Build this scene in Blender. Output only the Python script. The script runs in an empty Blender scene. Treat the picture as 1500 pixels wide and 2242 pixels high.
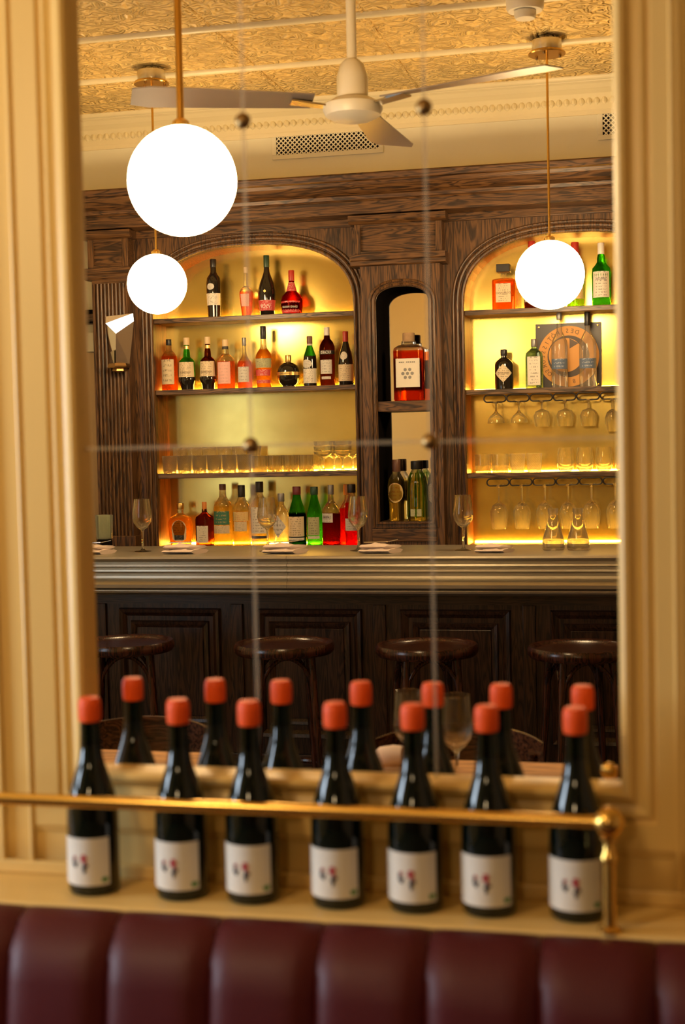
import bpy, math, random
from mathutils import Vector, Matrix
random.seed(7)
ORD = ('first', 'second', 'third', 'fourth', 'fifth', 'sixth', 'seventh')
PI = math.pi
sc = bpy.context.scene
col = sc.collection

# ------------------------------------------------------------------ camera
CAM_H, CAM_D = 1.55, 2.093
psi, th, rho = -0.2277, -0.0494, -0.0214
fw = Vector((math.sin(psi)*math.cos(th), math.cos(psi)*math.cos(th), math.sin(th)))
rt = Vector((math.cos(psi), -math.sin(psi), 0.0)); up = rt.cross(fw)
r2 = math.cos(rho)*rt + math.sin(rho)*up
u2 = -math.sin(rho)*rt + math.cos(rho)*up
cd = bpy.data.cameras.new('camera'); cam = bpy.data.objects.new('camera', cd); col.objects.link(cam)
M = Matrix((r2, u2, -fw)).transposed().to_4x4(); M.translation = (0, -CAM_D, CAM_H)
cam.matrix_world = M
cd.sensor_fit = 'VERTICAL'; cd.sensor_height = 36.0; cd.sensor_width = 24.08; cd.lens = 50.0
cd.clip_start = 0.05; cd.clip_end = 60
cd.dof.use_dof = True; cd.dof.focus_distance = 6.6; cd.dof.aperture_fstop = 3.6
sc.camera = cam

# ------------------------------------------------------------------ world, daylight, exposure
w = bpy.data.worlds.new('world'); sc.world = w; w.use_nodes = True
w.node_tree.nodes['Background'].inputs[0].default_value = (0.75, 0.86, 1.0, 1)
w.node_tree.nodes['Background'].inputs[1].default_value = 0.1
WIN_W = 30.0
def area(name, loc, rot, sx, sy, power, color):
    l = bpy.data.lights.new(name, 'AREA'); l.shape = 'RECTANGLE'; l.size = sx; l.size_y = sy
    l.energy = power; l.color = color
    o = bpy.data.objects.new(name, l); o.location = loc; o.rotation_euler = rot; col.objects.link(o); return o
# daylight falling through the street windows of the left wall (one window on each side of the mirror wall)
area('window_daylight', (-3.27, -0.95, 1.14), (0, -PI/2, 0), 0.46, 0.98, 0.9*WIN_W, (0.72, 0.86, 1.0))
area('window_daylight', (-3.27, -0.95, 1.83), (0, -PI/2, 0), 0.52, 0.98, 1.1*WIN_W, (0.72, 0.86, 1.0))
area('window_daylight', (-3.27, 0.95, 1.50), (0, -PI/2, 0), 1.18, 0.98, 0.5*WIN_W, (0.72, 0.86, 1.0))
vs = sc.view_settings
vs.view_transform = 'Standard'; vs.look = 'None'; vs.gamma = 1.0; vs.use_curve_mapping = False
vs.exposure = 0.15
sc.cycles.use_denoising = True
sc.cycles.max_bounces = 8; sc.cycles.diffuse_bounces = 3; sc.cycles.transparent_max_bounces = 24; sc.cycles.adaptive_threshold = 0.03
sc.cycles.caustics_refractive = False; sc.cycles.caustics_reflective = False
sc.cycles.sample_clamp_indirect = 6.0
GLOBE_L = 40.0
LED_L = 105.0

# ------------------------------------------------------------------ materials
def newmat(name):
    m = bpy.data.materials.new(name); m.use_nodes = True
    nt = m.node_tree; nt.nodes.clear()
    out = nt.nodes.new('ShaderNodeOutputMaterial'); return m, nt, out
def N(nt, t, **kw):
    n = nt.nodes.new(t)
    for k, v in kw.items(): setattr(n, k, v)
    return n
def prin(name, color, rough=0.5, metal=0.0, spec=0.5, coat=0.0, trans=0.0, bump=None, noise=None, emit=None):
    """plain principled; noise=(scale, amount) varies the tone, bump=(scale, strength) adds fine relief"""
    m, nt, out = newmat(name)
    p = N(nt, 'ShaderNodeBsdfPrincipled')
    p.inputs['Base Color'].default_value = (*color, 1); p.inputs['Roughness'].default_value = rough
    p.inputs['Metallic'].default_value = metal; p.inputs['Specular IOR Level'].default_value = spec
    p.inputs['Coat Weight'].default_value = coat; p.inputs['Coat Roughness'].default_value = 0.12
    p.inputs['Transmission Weight'].default_value = trans
    nt.links.new(p.outputs[0], out.inputs[0])
    tc = N(nt, 'ShaderNodeTexCoord')
    if noise:
        n = N(nt, 'ShaderNodeTexNoise'); n.inputs['Scale'].default_value = noise[0]; n.inputs['Detail'].default_value = 5
        nt.links.new(tc.outputs['Object'], n.inputs['Vector'])
        mx = N(nt, 'ShaderNodeMix', data_type='RGBA')
        mx.inputs[6].default_value = (*[c*(1-noise[1]) for c in color], 1)
        mx.inputs[7].default_value = (*[min(1, c*(1+noise[1])) for c in color], 1)
        nt.links.new(n.outputs[0], mx.inputs[0]); nt.links.new(mx.outputs[2], p.inputs['Base Color'])
    if bump:
        n = N(nt, 'ShaderNodeTexNoise'); n.inputs['Scale'].default_value = bump[0]; n.inputs['Detail'].default_value = 4
        nt.links.new(tc.outputs['Object'], n.inputs['Vector'])
        b = N(nt, 'ShaderNodeBump'); b.inputs['Strength'].default_value = bump[1]; b.inputs['Distance'].default_value = 0.002
        nt.links.new(n.outputs[0], b.inputs['Height']); nt.links.new(b.outputs[0], p.inputs['Normal'])
    if emit:
        p.inputs['Emission Color'].default_value = (*emit[:3], 1); p.inputs['Emission Strength'].default_value = emit[3]
    return m
def emission(name, color, s):
    m, nt, out = newmat(name); e = N(nt, 'ShaderNodeEmission')
    e.inputs[0].default_value = (*color, 1); e.inputs[1].default_value = s
    nt.links.new(e.outputs[0], out.inputs[0]); return m
def wood(name, c_dark, c_light, axis, scale=1.0, rough=0.45, lines=0.6):
    """oak: long grain along one axis, dark pore lines on it"""
    m, nt, out = newmat(name)
    p = N(nt, 'ShaderNodeBsdfPrincipled'); p.inputs['Roughness'].default_value = rough
    tc = N(nt, 'ShaderNodeTexCoord'); mp = N(nt, 'ShaderNodeMapping')
    s = [14.0*scale]*3; s['xyz'.index(axis)] = 1.1*scale
    mp.inputs['Scale'].default_value = s
    nt.links.new(tc.outputs['Object'], mp.inputs[0])
    n1 = N(nt, 'ShaderNodeTexNoise'); n1.inputs['Scale'].default_value = 1.6; n1.inputs['Detail'].default_value = 3; n1.inputs['Distortion'].default_value = 0.9
    n2 = N(nt, 'ShaderNodeTexNoise'); n2.inputs['Scale'].default_value = 9.0; n2.inputs['Detail'].default_value = 4
    nt.links.new(mp.outputs[0], n1.inputs['Vector']); nt.links.new(mp.outputs[0], n2.inputs['Vector'])
    mul = N(nt, 'ShaderNodeMath', operation='MULTIPLY'); mul.inputs[1].default_value = 9.0
    nt.links.new(n1.outputs[0], mul.inputs[0])
    fr = N(nt, 'ShaderNodeMath', operation='PINGPONG'); fr.inputs[1].default_value = 0.5
    nt.links.new(mul.outputs[0], fr.inputs[0])
    cr = N(nt, 'ShaderNodeValToRGB'); e = cr.color_ramp.elements
    e[0].position = 0.03; e[0].color = (*[c*(1-lines) for c in c_dark], 1)
    e[1].position = 0.33; e[1].color = (*c_light, 1)
    k = e.new(0.13); k.color = (*c_dark, 1)
    nt.links.new(fr.outputs[0], cr.inputs[0])
    r2_ = N(nt, 'ShaderNodeValToRGB'); e = r2_.color_ramp.elements
    e[0].position = 0.36; e[0].color = (0.55, 0.52, 0.5, 1); e[1].position = 0.55; e[1].color = (1, 1, 1, 1)
    nt.links.new(n2.outputs[0], r2_.inputs[0])
    mx = N(nt, 'ShaderNodeMix', data_type='RGBA', blend_type='MULTIPLY'); mx.inputs[0].default_value = 1.0
    nt.links.new(cr.outputs[0], mx.inputs[6]); nt.links.new(r2_.outputs[0], mx.inputs[7])
    nt.links.new(mx.outputs[2], p.inputs['Base Color'])
    b = N(nt, 'ShaderNodeBump'); b.inputs['Strength'].default_value = 0.25; b.inputs['Distance'].default_value = 0.001
    nt.links.new(n2.outputs[0], b.inputs['Height']); nt.links.new(b.outputs[0], p.inputs['Normal'])
    nt.links.new(p.outputs[0], out.inputs[0]); return m
def glass(name, color, body=0.0, edge=0.35, rough=0.0, refl=1.0, frost=0.0, frostcol=(1, 1, 1), cut=0.0):
    """glass wall: tinted see-through, darker where one looks along the wall, mirror-like reflection by Fresnel;
    body = share of coloured scatter (cloudy liquid), frost = share of white scatter (cut or etched glass)"""
    m, nt, out = newmat(name)
    lw = N(nt, 'ShaderNodeLayerWeight'); lw.inputs[0].default_value = 0.35
    pw = N(nt, 'ShaderNodeMath', operation='POWER'); pw.inputs[1].default_value = 2.2
    nt.links.new(lw.outputs['Facing'], pw.inputs[0])
    mc = N(nt, 'ShaderNodeMix', data_type='RGBA')
    mc.inputs[6].default_value = (*color, 1); mc.inputs[7].default_value = (*[c*edge for c in color], 1)
    nt.links.new(pw.outputs[0], mc.inputs[0])
    tr = N(nt, 'ShaderNodeBsdfTransparent'); nt.links.new(mc.outputs[2], tr.inputs[0])
    last = tr
    def mixin(sh, fac):
        nonlocal last
        mx = N(nt, 'ShaderNodeMixShader')
        if isinstance(fac, float): mx.inputs[0].default_value = fac
        else: nt.links.new(fac, mx.inputs[0])
        nt.links.new(last.outputs[0], mx.inputs[1]); nt.links.new(sh.outputs[0], mx.inputs[2]); last = mx
    bump = None
    if cut:
        tc = N(nt, 'ShaderNodeTexCoord'); sp = N(nt, 'ShaderNodeSeparateXYZ'); nt.links.new(tc.outputs['Object'], sp.inputs[0])
        at = N(nt, 'ShaderNodeMath', operation='ARCTAN2'); nt.links.new(sp.outputs[0], at.inputs[0]); nt.links.new(sp.outputs[1], at.inputs[1])
        hs = []
        for sg in (1, -1):
            a = N(nt, 'ShaderNodeMath', operation='MULTIPLY'); a.inputs[1].default_value = 10.0/PI; nt.links.new(at.outputs[0], a.inputs[0])
            z = N(nt, 'ShaderNodeMath', operation='MULTIPLY'); z.inputs[1].default_value = sg*85.0; nt.links.new(sp.outputs[2], z.inputs[0])
            s = N(nt, 'ShaderNodeMath', operation='ADD'); nt.links.new(a.outputs[0], s.inputs[0]); nt.links.new(z.outputs[0], s.inputs[1])
            q = N(nt, 'ShaderNodeMath', operation='PINGPONG'); q.inputs[1].default_value = 0.5; nt.links.new(s.outputs[0], q.inputs[0]); hs.append(q)
        mn = N(nt, 'ShaderNodeMath', operation='MINIMUM'); nt.links.new(hs[0].outputs[0], mn.inputs[0]); nt.links.new(hs[1].outputs[0], mn.inputs[1])
        bump = N(nt, 'ShaderNodeBump'); bump.inputs['Strength'].default_value = cut; bump.inputs['Distance'].default_value = 0.006
        nt.links.new(mn.outputs[0], bump.inputs['Height'])
    if body:
        d = N(nt, 'ShaderNodeBsdfTranslucent'); d.inputs[0].default_value = (*color, 1); mixin(d, body)
    if frost:
        d = N(nt, 'ShaderNodeBsdfTranslucent'); d.inputs[0].default_value = (*frostcol, 1)
        d2 = N(nt, 'ShaderNodeBsdfDiffuse'); d2.inputs[0].default_value = (*frostcol, 1)
        if bump: nt.links.new(bump.outputs[0], d2.inputs['Normal']); nt.links.new(bump.outputs[0], d.inputs['Normal'])
        mixin(d, frost); mixin(d2, frost*0.5)
    g = N(nt, 'ShaderNodeBsdfGlossy'); g.inputs['Roughness'].default_value = max(rough, 0.02)
    if bump: nt.links.new(bump.outputs[0], g.inputs['Normal'])
    f = N(nt, 'ShaderNodeFresnel'); f.inputs[0].default_value = 1.5
    if bump: nt.links.new(bump.outputs[0], f.inputs['Normal'])
    mu = N(nt, 'ShaderNodeMath', operation='MULTIPLY'); mu.inputs[1].default_value = refl; nt.links.new(f.outputs[0], mu.inputs[0])
    mixin(g, mu.outputs[0])
    nt.links.new(last.outputs[0], out.inputs[0]); return m
def solid_glass(name, color, ior=1.45, body=0.0, frost=0.0, cut=False, clear=0.25):
    """refracting glass or liquid: bends what is behind it; body = coloured scatter, frost = white scatter, clear = share that passes straight"""
    m, nt, out = newmat(name)
    g = N(nt, 'ShaderNodeBsdfGlass'); g.inputs['Color'].default_value = (*color, 1); g.inputs['Roughness'].default_value = 0.0; g.inputs['IOR'].default_value = ior
    last = g
    def mixin(sh, fac):
        nonlocal last
        mx = N(nt, 'ShaderNodeMixShader'); mx.inputs[0].default_value = fac
        nt.links.new(last.outputs[0], mx.inputs[1]); nt.links.new(sh.outputs[0], mx.inputs[2]); last = mx
    t = N(nt, 'ShaderNodeBsdfTransparent'); t.inputs[0].default_value = (*color, 1); mixin(t, clear)
    if body:
        d = N(nt, 'ShaderNodeBsdfTranslucent'); d.inputs[0].default_value = (*color, 1); mixin(d, body)
    if frost:
        d = N(nt, 'ShaderNodeBsdfTranslucent'); d.inputs[0].default_value = (1, 1, 1, 1); mixin(d, frost)
    if cut:
        tc = N(nt, 'ShaderNodeTexCoord'); sp = N(nt, 'ShaderNodeSeparateXYZ'); nt.links.new(tc.outputs['Object'], sp.inputs[0])
        at = N(nt, 'ShaderNodeMath', operation='ARCTAN2'); nt.links.new(sp.outputs[0], at.inputs[0]); nt.links.new(sp.outputs[1], at.inputs[1])
        hs = []
        for sg in (1, -1):
            a = N(nt, 'ShaderNodeMath', operation='MULTIPLY'); a.inputs[1].default_value = 10.0/PI; nt.links.new(at.outputs[0], a.inputs[0])
            z = N(nt, 'ShaderNodeMath', operation='MULTIPLY'); z.inputs[1].default_value = sg*85.0; nt.links.new(sp.outputs[2], z.inputs[0])
            s = N(nt, 'ShaderNodeMath', operation='ADD'); nt.links.new(a.outputs[0], s.inputs[0]); nt.links.new(z.outputs[0], s.inputs[1])
            q = N(nt, 'ShaderNodeMath', operation='PINGPONG'); q.inputs[1].default_value = 0.5; nt.links.new(s.outputs[0], q.inputs[0]); hs.append(q)
        mn = N(nt, 'ShaderNodeMath', operation='MINIMUM'); nt.links.new(hs[0].outputs[0], mn.inputs[0]); nt.links.new(hs[1].outputs[0], mn.inputs[1])
        bp = N(nt, 'ShaderNodeBump'); bp.inputs['Strength'].default_value = 0.8; bp.inputs['Distance'].default_value = 0.006
        nt.links.new(mn.outputs[0], bp.inputs['Height']); nt.links.new(bp.outputs[0], g.inputs['Normal'])
    nt.links.new(last.outputs[0], out.inputs[0]); return m
def paper(name, color, ink=(0.08, 0.06, 0.05), rows=9.0, amount=0.55, rough=0.6):
    """printed label: paper with rows of small illegible print"""
    m, nt, out = newmat(name); p = N(nt, 'ShaderNodeBsdfPrincipled'); p.inputs['Roughness'].default_value = rough
    tc = N(nt, 'ShaderNodeTexCoord'); sp = N(nt, 'ShaderNodeSeparateXYZ'); nt.links.new(tc.outputs['Generated'], sp.inputs[0])
    z = N(nt, 'ShaderNodeMath', operation='MULTIPLY'); z.inputs[1].default_value = rows; nt.links.new(sp.outputs[2], z.inputs[0])
    fr = N(nt, 'ShaderNodeMath', operation='FRACT'); nt.links.new(z.outputs[0], fr.inputs[0])
    g1 = N(nt, 'ShaderNodeMath', operation='GREATER_THAN'); g1.inputs[1].default_value = 0.55; nt.links.new(fr.outputs[0], g1.inputs[0])
    n = N(nt, 'ShaderNodeTexNoise'); n.inputs['Scale'].default_value = 9.0; n.inputs['Detail'].default_value = 3
    nt.links.new(tc.outputs['Generated'], n.inputs['Vector'])
    g2 = N(nt, 'ShaderNodeMath', operation='GREATER_THAN'); g2.inputs[1].default_value = 0.52; nt.links.new(n.outputs[0], g2.inputs[0])
    mg = N(nt, 'ShaderNodeMath', operation='COMPARE'); mg.inputs[1].default_value = 0.5; mg.inputs[2].default_value = 0.34; nt.links.new(sp.outputs[0], mg.inputs[0])
    a = N(nt, 'ShaderNodeMath', operation='MULTIPLY'); nt.links.new(g1.outputs[0], a.inputs[0]); nt.links.new(g2.outputs[0], a.inputs[1])
    b = N(nt, 'ShaderNodeMath', operation='MULTIPLY'); nt.links.new(a.outputs[0], b.inputs[0]); nt.links.new(mg.outputs[0], b.inputs[1])
    c = N(nt, 'ShaderNodeMath', operation='MULTIPLY'); c.inputs[1].default_value = amount; nt.links.new(b.outputs[0], c.inputs[0])
    mx = N(nt, 'ShaderNodeMix', data_type='RGBA'); mx.inputs[6].default_value = (*color, 1); mx.inputs[7].default_value = (*ink, 1)
    nt.links.new(c.outputs[0], mx.inputs[0]); nt.links.new(mx.outputs[2], p.inputs['Base Color'])
    nt.links.new(p.outputs[0], out.inputs[0]); return m

CREAM = (0.80, 0.66, 0.40)
M_ = {}
M_['cream'] = prin('cream_paint', (0.78, 0.53, 0.185), 0.38, noise=(3, 0.05))
M_['cream_wall'] = prin('cream_wall_paint', (0.90, 0.86, 0.68), 0.6, noise=(2, 0.05))
M_['beige_wall'] = prin('beige_wall_paint', (0.62, 0.46, 0.28), 0.6, noise=(2, 0.06))
M_['white_wall'] = prin('white_wall_paint', (0.85, 0.83, 0.72), 0.5)
M_['floor'] = prin('floor_tile', (0.10, 0.07, 0.05), 0.4, noise=(4, 0.3))
OAK_D, OAK_L = (0.064, 0.027, 0.009), (0.145, 0.066, 0.022)
for ax in 'xyz': M_['oak_'+ax] = wood('stained_oak_'+ax, OAK_D, OAK_L, ax, lines=0.55)
DK_D, DK_L = (0.016, 0.007, 0.004), (0.05, 0.022, 0.012)
for ax in 'xz': M_['dark_'+ax] = wood('dark_oak_'+ax, DK_D, DK_L, ax, rough=0.3)
M_['shelf'] = wood('shelf_oak', (0.07, 0.035, 0.014), (0.17, 0.09, 0.04), 'x', rough=0.4)
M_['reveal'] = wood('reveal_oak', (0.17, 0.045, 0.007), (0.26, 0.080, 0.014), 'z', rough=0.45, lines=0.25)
M_['niche_black'] = prin('black_lacquer', (0.010, 0.008, 0.007), 0.9, spec=0.0)
M_['pewter'] = prin('pewter', (0.50, 0.46, 0.36), 0.34, metal=0.75, noise=(7, 0.12), bump=(40, 0.15))
M_['brass'] = prin('brass', (0.80, 0.50, 0.13), 0.24, metal=1.0)
M_['brass_dark'] = prin('aged_brass', (0.30, 0.18, 0.07), 0.35, metal=1.0)
M_['chrome'] = prin('polished_nickel', (0.85, 0.83, 0.80), 0.04, metal=1.0)
M_['nickel'] = prin('satin_nickel', (0.70, 0.66, 0.56), 0.25, metal=1.0)
M_['iron'] = prin('black_iron', (0.02, 0.014, 0.010), 0.45, metal=0.4)
M_['fan_white'] = prin('fan_enamel', (0.82, 0.76, 0.62), 0.35)
M_['fan_blade'] = prin('fan_blade_enamel', (0.24, 0.19, 0.16), 0.30)
M_['leather'] = prin('burgundy_leather', (0.072, 0.006, 0.010), 0.48, spec=0.3, noise=(6, 0.15), bump=(160, 0.25))
M_['stool'] = wood('mahogany_bentwood', (0.020, 0.006, 0.003), (0.06, 0.017, 0.009), 'z', rough=0.22, lines=0.3)
M_['chair'] = wood('walnut_chair', (0.035, 0.014, 0.008), (0.10, 0.042, 0.022), 'x', rough=0.22, lines=0.3)
M_['table'] = wood('honey_oak_table', (0.42, 0.19, 0.05), (0.62, 0.31, 0.09), 'x', rough=0.6, lines=0.25)
M_['linen'] = prin('pink_linen', (0.75, 0.60, 0.50), 0.85, bump=(300, 0.3))
M_['steel'] = prin('cutlery_steel', (0.75, 0.73, 0.68), 0.18, metal=1.0)
M_['globe'] = emission('lit_opal_glass', (1.0, 0.70, 0.36), GLOBE_L)
M_['led'] = emission('amber_led', (1.0, 0.46, 0.045), LED_L)
M_['window_glass'] = glass('window_glass', (0.95, 0.97, 1.0), refl=0.6)
M_['wine_green'] = prin('dark_green_bottle_glass', (0.003, 0.006, 0.004), 0.05, spec=0.5)
M_['wine_neck'] = glass('green_neck_glass', (0.03, 0.10, 0.035), edge=0.25, body=0.15)
M_['wax'] = prin('red_wax', (0.78, 0.085, 0.008), 0.5, spec=0.3, bump=(90, 0.4))
M_['label_white'] = prin('label_paper', (0.74, 0.68, 0.60), 0.7)
M_['ink_dark'] = prin('dark_ink', (0.05, 0.04, 0.05), 0.7)
M_['ink_red'] = prin('red_ink', (0.45, 0.06, 0.07), 0.7)
M_['ink_green'] = prin('green_ink', (0.06, 0.22, 0.05), 0.7)
M_['clear'] = solid_glass('clear_glass', (0.98, 0.98, 0.96), 1.45, clear=0.3)
M_['clear_glow'] = solid_glass('clear_tumbler_glass', (0.98, 0.97, 0.93), 1.45, frost=0.11, clear=0.35)
M_['thick'] = solid_glass('thick_base_glass', (0.95, 0.92, 0.82), 1.48, frost=0.20, clear=0.35)
M_['cut'] = solid_glass('cut_crystal', (0.98, 0.96, 0.92), 1.5, frost=0.38, cut=True, clear=0.4)
M_['seam'] = glass('bevelled_mirror_edge', (0.92, 0.90, 0.85), edge=0.9, frost=0.10, frostcol=(1, 0.96, 0.9), refl=0.5)

def tin():
    m, nt, out = newmat('pressed_tin'); p = N(nt, 'ShaderNodeBsdfPrincipled')
    p.inputs['Roughness'].default_value = 0.42
    tc = N(nt, 'ShaderNodeTexCoord'); mp = N(nt, 'ShaderNodeMapping'); nt.links.new(tc.outputs['Object'], mp.inputs[0])
    v = N(nt, 'ShaderNodeTexVoronoi'); v.feature = 'SMOOTH_F1'; v.inputs['Scale'].default_value = 13; v.inputs['Smoothness'].default_value = 0.4
    n0 = N(nt, 'ShaderNodeTexNoise'); n0.inputs['Scale'].default_value = 9; n0.inputs['Detail'].default_value = 2
    nt.links.new(mp.outputs[0], n0.inputs['Vector'])
    ad = N(nt, 'ShaderNodeMix', data_type='RGBA', blend_type='ADD'); ad.inputs[0].default_value = 0.16
    nt.links.new(mp.outputs[0], ad.inputs[6]); nt.links.new(n0.outputs[1], ad.inputs[7]); nt.links.new(ad.outputs[2], v.inputs['Vector'])
    mu = N(nt, 'ShaderNodeMath', operation='MULTIPLY'); mu.inputs[1].default_value = 26.0; nt.links.new(v.outputs['Distance'], mu.inputs[0])
    sn = N(nt, 'ShaderNodeMath', operation='SINE'); nt.links.new(mu.outputs[0], sn.inputs[0])
    b = N(nt, 'ShaderNodeBump'); b.inputs['Strength'].default_value = 0.85; b.inputs['Distance'].default_value = 0.010
    nt.links.new(sn.outputs[0], b.inputs['Height']); nt.links.new(b.outputs[0], p.inputs['Normal'])
    n = N(nt, 'ShaderNodeTexNoise'); n.inputs['Scale'].default_value = 2.5; nt.links.new(mp.outputs[0], n.inputs['Vector'])
    mx = N(nt, 'ShaderNodeMix', data_type='RGBA'); mx.inputs[6].default_value = (0.84, 0.55, 0.17, 1); mx.inputs[7].default_value = (0.95, 0.68, 0.26, 1)
    nt.links.new(n.outputs[0], mx.inputs[0]); nt.links.new(mx.outputs[2], p.inputs['Base Color'])
    nt.links.new(p.outputs[0], out.inputs[0]); return m
M_['tin'] = tin()
M_['tin_rib'] = prin('tin_rib_paint', (0.86, 0.74, 0.46), 0.4)
def antique():
    m, nt, out = newmat('antique_gold_mirror'); p = N(nt, 'ShaderNodeBsdfPrincipled')
    p.inputs['Metallic'].default_value = 0.88; p.inputs['Roughness'].default_value = 0.20
    tc = N(nt, 'ShaderNodeTexCoord'); n = N(nt, 'ShaderNodeTexNoise'); n.inputs['Scale'].default_value = 6; n.inputs['Detail'].default_value = 6
    nt.links.new(tc.outputs['Object'], n.inputs['Vector'])
    mx = N(nt, 'ShaderNodeMix', data_type='RGBA'); mx.inputs[6].default_value = (0.44, 0.31, 0.065, 1); mx.inputs[7].default_value = (0.70, 0.53, 0.15, 1)
    nt.links.new(n.outputs[0], mx.inputs[0]); nt.links.new(mx.outputs[2], p.inputs['Base Color'])
    nt.links.new(p.outputs[0], out.inputs[0]); return m
M_['antique'] = antique()
M_['niche_mirror'] = prin('niche_mirror_silver', (0.86, 0.82, 0.72), 0.03, metal=1.0)

# ------------------------------------------------------------------ mesh helpers
class MB:
    def __init__(s): s.v = []; s.f = []; s.mi = []
    def add(s, vs, fs, mi=0):
        b = len(s.v); s.v += [tuple(v) for v in vs]; s.f += [tuple(i+b for i in f) for f in fs]; s.mi += [mi]*len(fs); return s
    def box(s, x0, x1, y0, y1, z0, z1, mi=0):
        v = [(x0,y0,z0),(x1,y0,z0),(x1,y1,z0),(x0,y1,z0),(x0,y0,z1),(x1,y0,z1),(x1,y1,z1),(x0,y1,z1)]
        return s.add(v, [(0,3,2,1),(4,5,6,7),(0,1,5,4),(1,2,6,5),(2,3,7,6),(3,0,4,7)], mi)
    def lathe(s, prof, seg=20, c=(0,0,0), shape=None, caps=True, mats=None):
        """prof = [(r, z)]; shape(angle) scales the radius; mats(zmid) gives the material slot"""
        n = len(prof); v = []
        for r, z in prof:
            for k in range(seg):
                a = 2*PI*k/seg; q = shape(a) if shape else (1.0, 1.0)
                v.append((c[0]+r*q[0]*math.sin(a), c[1]-r*q[1]*math.cos(a), c[2]+z))
        b = len(s.v); s.v += v
        for i in range(n-1):
            mi = mats(0.5*(prof[i][1]+prof[i+1][1])) if mats else 0
            for k in range(seg):
                k2 = (k+1) % seg
                s.f.append((b+i*seg+k, b+i*seg+k2, b+(i+1)*seg+k2, b+(i+1)*seg+k)); s.mi.append(mi)
        if caps:
            if prof[0][0] > 1e-5: s.f.append(tuple(b+k for k in reversed(range(seg)))); s.mi.append(mats(prof[0][1]) if mats else 0)
            if prof[-1][0] > 1e-5: s.f.append(tuple(b+(n-1)*seg+k for k in range(seg))); s.mi.append(mats(prof[-1][1]) if mats else 0)
        return s
    def tube(s, pts, r, seg=8, closed=False, mi=0):
        pts = [Vector(p) for p in pts]; n = len(pts); v = []
        ref = None
        for i, p in enumerate(pts):
            if closed: t = (pts[(i+1) % n]-pts[i-1])
            else: t = pts[min(i+1, n-1)]-pts[max(i-1, 0)]
            t.normalize()
            if ref is None:
                ref = Vector((0,0,1)) if abs(t.z) < 0.9 else Vector((1,0,0))
            x = ref - t*ref.dot(t)
            if x.length < 1e-4: x = Vector((1,0,0)) - t*t.x
            x.normalize(); ref = x; y = t.cross(x)
            rr = r[i] if isinstance(r, (list, tuple)) else r
            for k in range(seg):
                a = 2*PI*k/seg; v.append(p + x*math.cos(a)*rr + y*math.sin(a)*rr)
        f = []
        for i in range(n if closed else n-1):
            j = (i+1) % n
            for k in range(seg):
                k2 = (k+1) % seg; f.append((i*seg+k, i*seg+k2, j*seg+k2, j*seg+k))
        if not closed: f += [tuple(reversed(range(seg))), tuple((n-1)*seg+k for k in range(seg))]
        return s.add(v, f, mi)
    def extrude(s, poly, axis, a0, a1, mi=0):
        """poly = 2D points in the two other axes (in x,y,z order), extruded along axis"""
        def P(p, a):
            return {'x': (a, p[0], p[1]), 'y': (p[0], a, p[1]), 'z': (p[0], p[1], a)}[axis]
        n = len(poly); v = [P(p, a0) for p in poly]+[P(p, a1) for p in poly]
        f = [(i, (i+1) % n, n+(i+1) % n, n+i) for i in range(n)] + [tuple(reversed(range(n))), tuple(range(n, 2*n))]
        return s.add(v, f, mi)
    def build(s, name, mat, parent=None, smooth=False, bevel=0.0, fix=False):
        me = bpy.data.meshes.new(name); off = Vector((0,0,0)); p = parent
        while p is not None: off += Vector(p.location); p = p.parent
        me.from_pydata([tuple(Vector(v)-off) for v in s.v], [], s.f)
        for m in (mat if isinstance(mat, (list, tuple)) else [mat]): me.materials.append(M_[m] if isinstance(m, str) else m)
        if len(me.materials) > 1: me.polygons.foreach_set('material_index', s.mi)
        import bmesh
        bm = bmesh.new(); bm.from_mesh(me); bmesh.ops.recalc_face_normals(bm, faces=bm.faces); bm.to_mesh(me); bm.free()
        if smooth:
            me.polygons.foreach_set('use_smooth', [True]*len(me.polygons))
            me.set_sharp_from_angle(angle=math.radians(smooth if smooth is not True else 38))
        o = bpy.data.objects.new(name, me); col.objects.link(o)
        if parent is not None: o.parent = parent
        if bevel:
            b = o.modifiers.new('edge', 'BEVEL'); b.width = bevel; b.segments = 2; b.limit_method = 'ANGLE'; b.angle_limit = math.radians(50)
        return o
def tag(o, label, cat=None, group=None, kind=None):
    o['label'] = label
    if cat: o['category'] = cat
    if group: o['group'] = group
    if kind: o['kind'] = kind
    return o
def thing(name, label, cat, loc=(0,0,0), group=None, rz=0.0):
    o = bpy.data.objects.new(name, None); o.empty_display_size = 0.1; col.objects.link(o)
    o.location = loc; o.rotation_euler = (0, 0, rz); return tag(o, label, cat, group)
def struct(o, label=None):
    o['kind'] = 'structure'
    if label: o['label'] = label
    return o
def copy_tree(o, loc, label=None, rz=None):
    c = o.copy(); col.objects.link(c); c.location = loc
    if label: c['label'] = label
    if rz is not None: c.rotation_euler = (0, 0, rz)
    def rec(a, b):
        for ch in [x for x in bpy.data.objects if x.parent == a]:
            d = ch.copy(); col.objects.link(d); d.parent = b; rec(ch, d)
    rec(o, c); return c
def sq(n, k=1.0):
    """rounded-square cross section of exponent n, depth k times the width"""
    def f(a):
        s = (abs(math.sin(a))**n + abs(math.cos(a))**n)**(-1.0/n); return (s, s*k)
    return f
def box(name, x0, x1, y0, y1, z0, z1, mat, parent=None, bevel=0.0):
    return MB().box(x0, x1, y0, y1, z0, z1).build(name, mat, parent, bevel=bevel)
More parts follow.
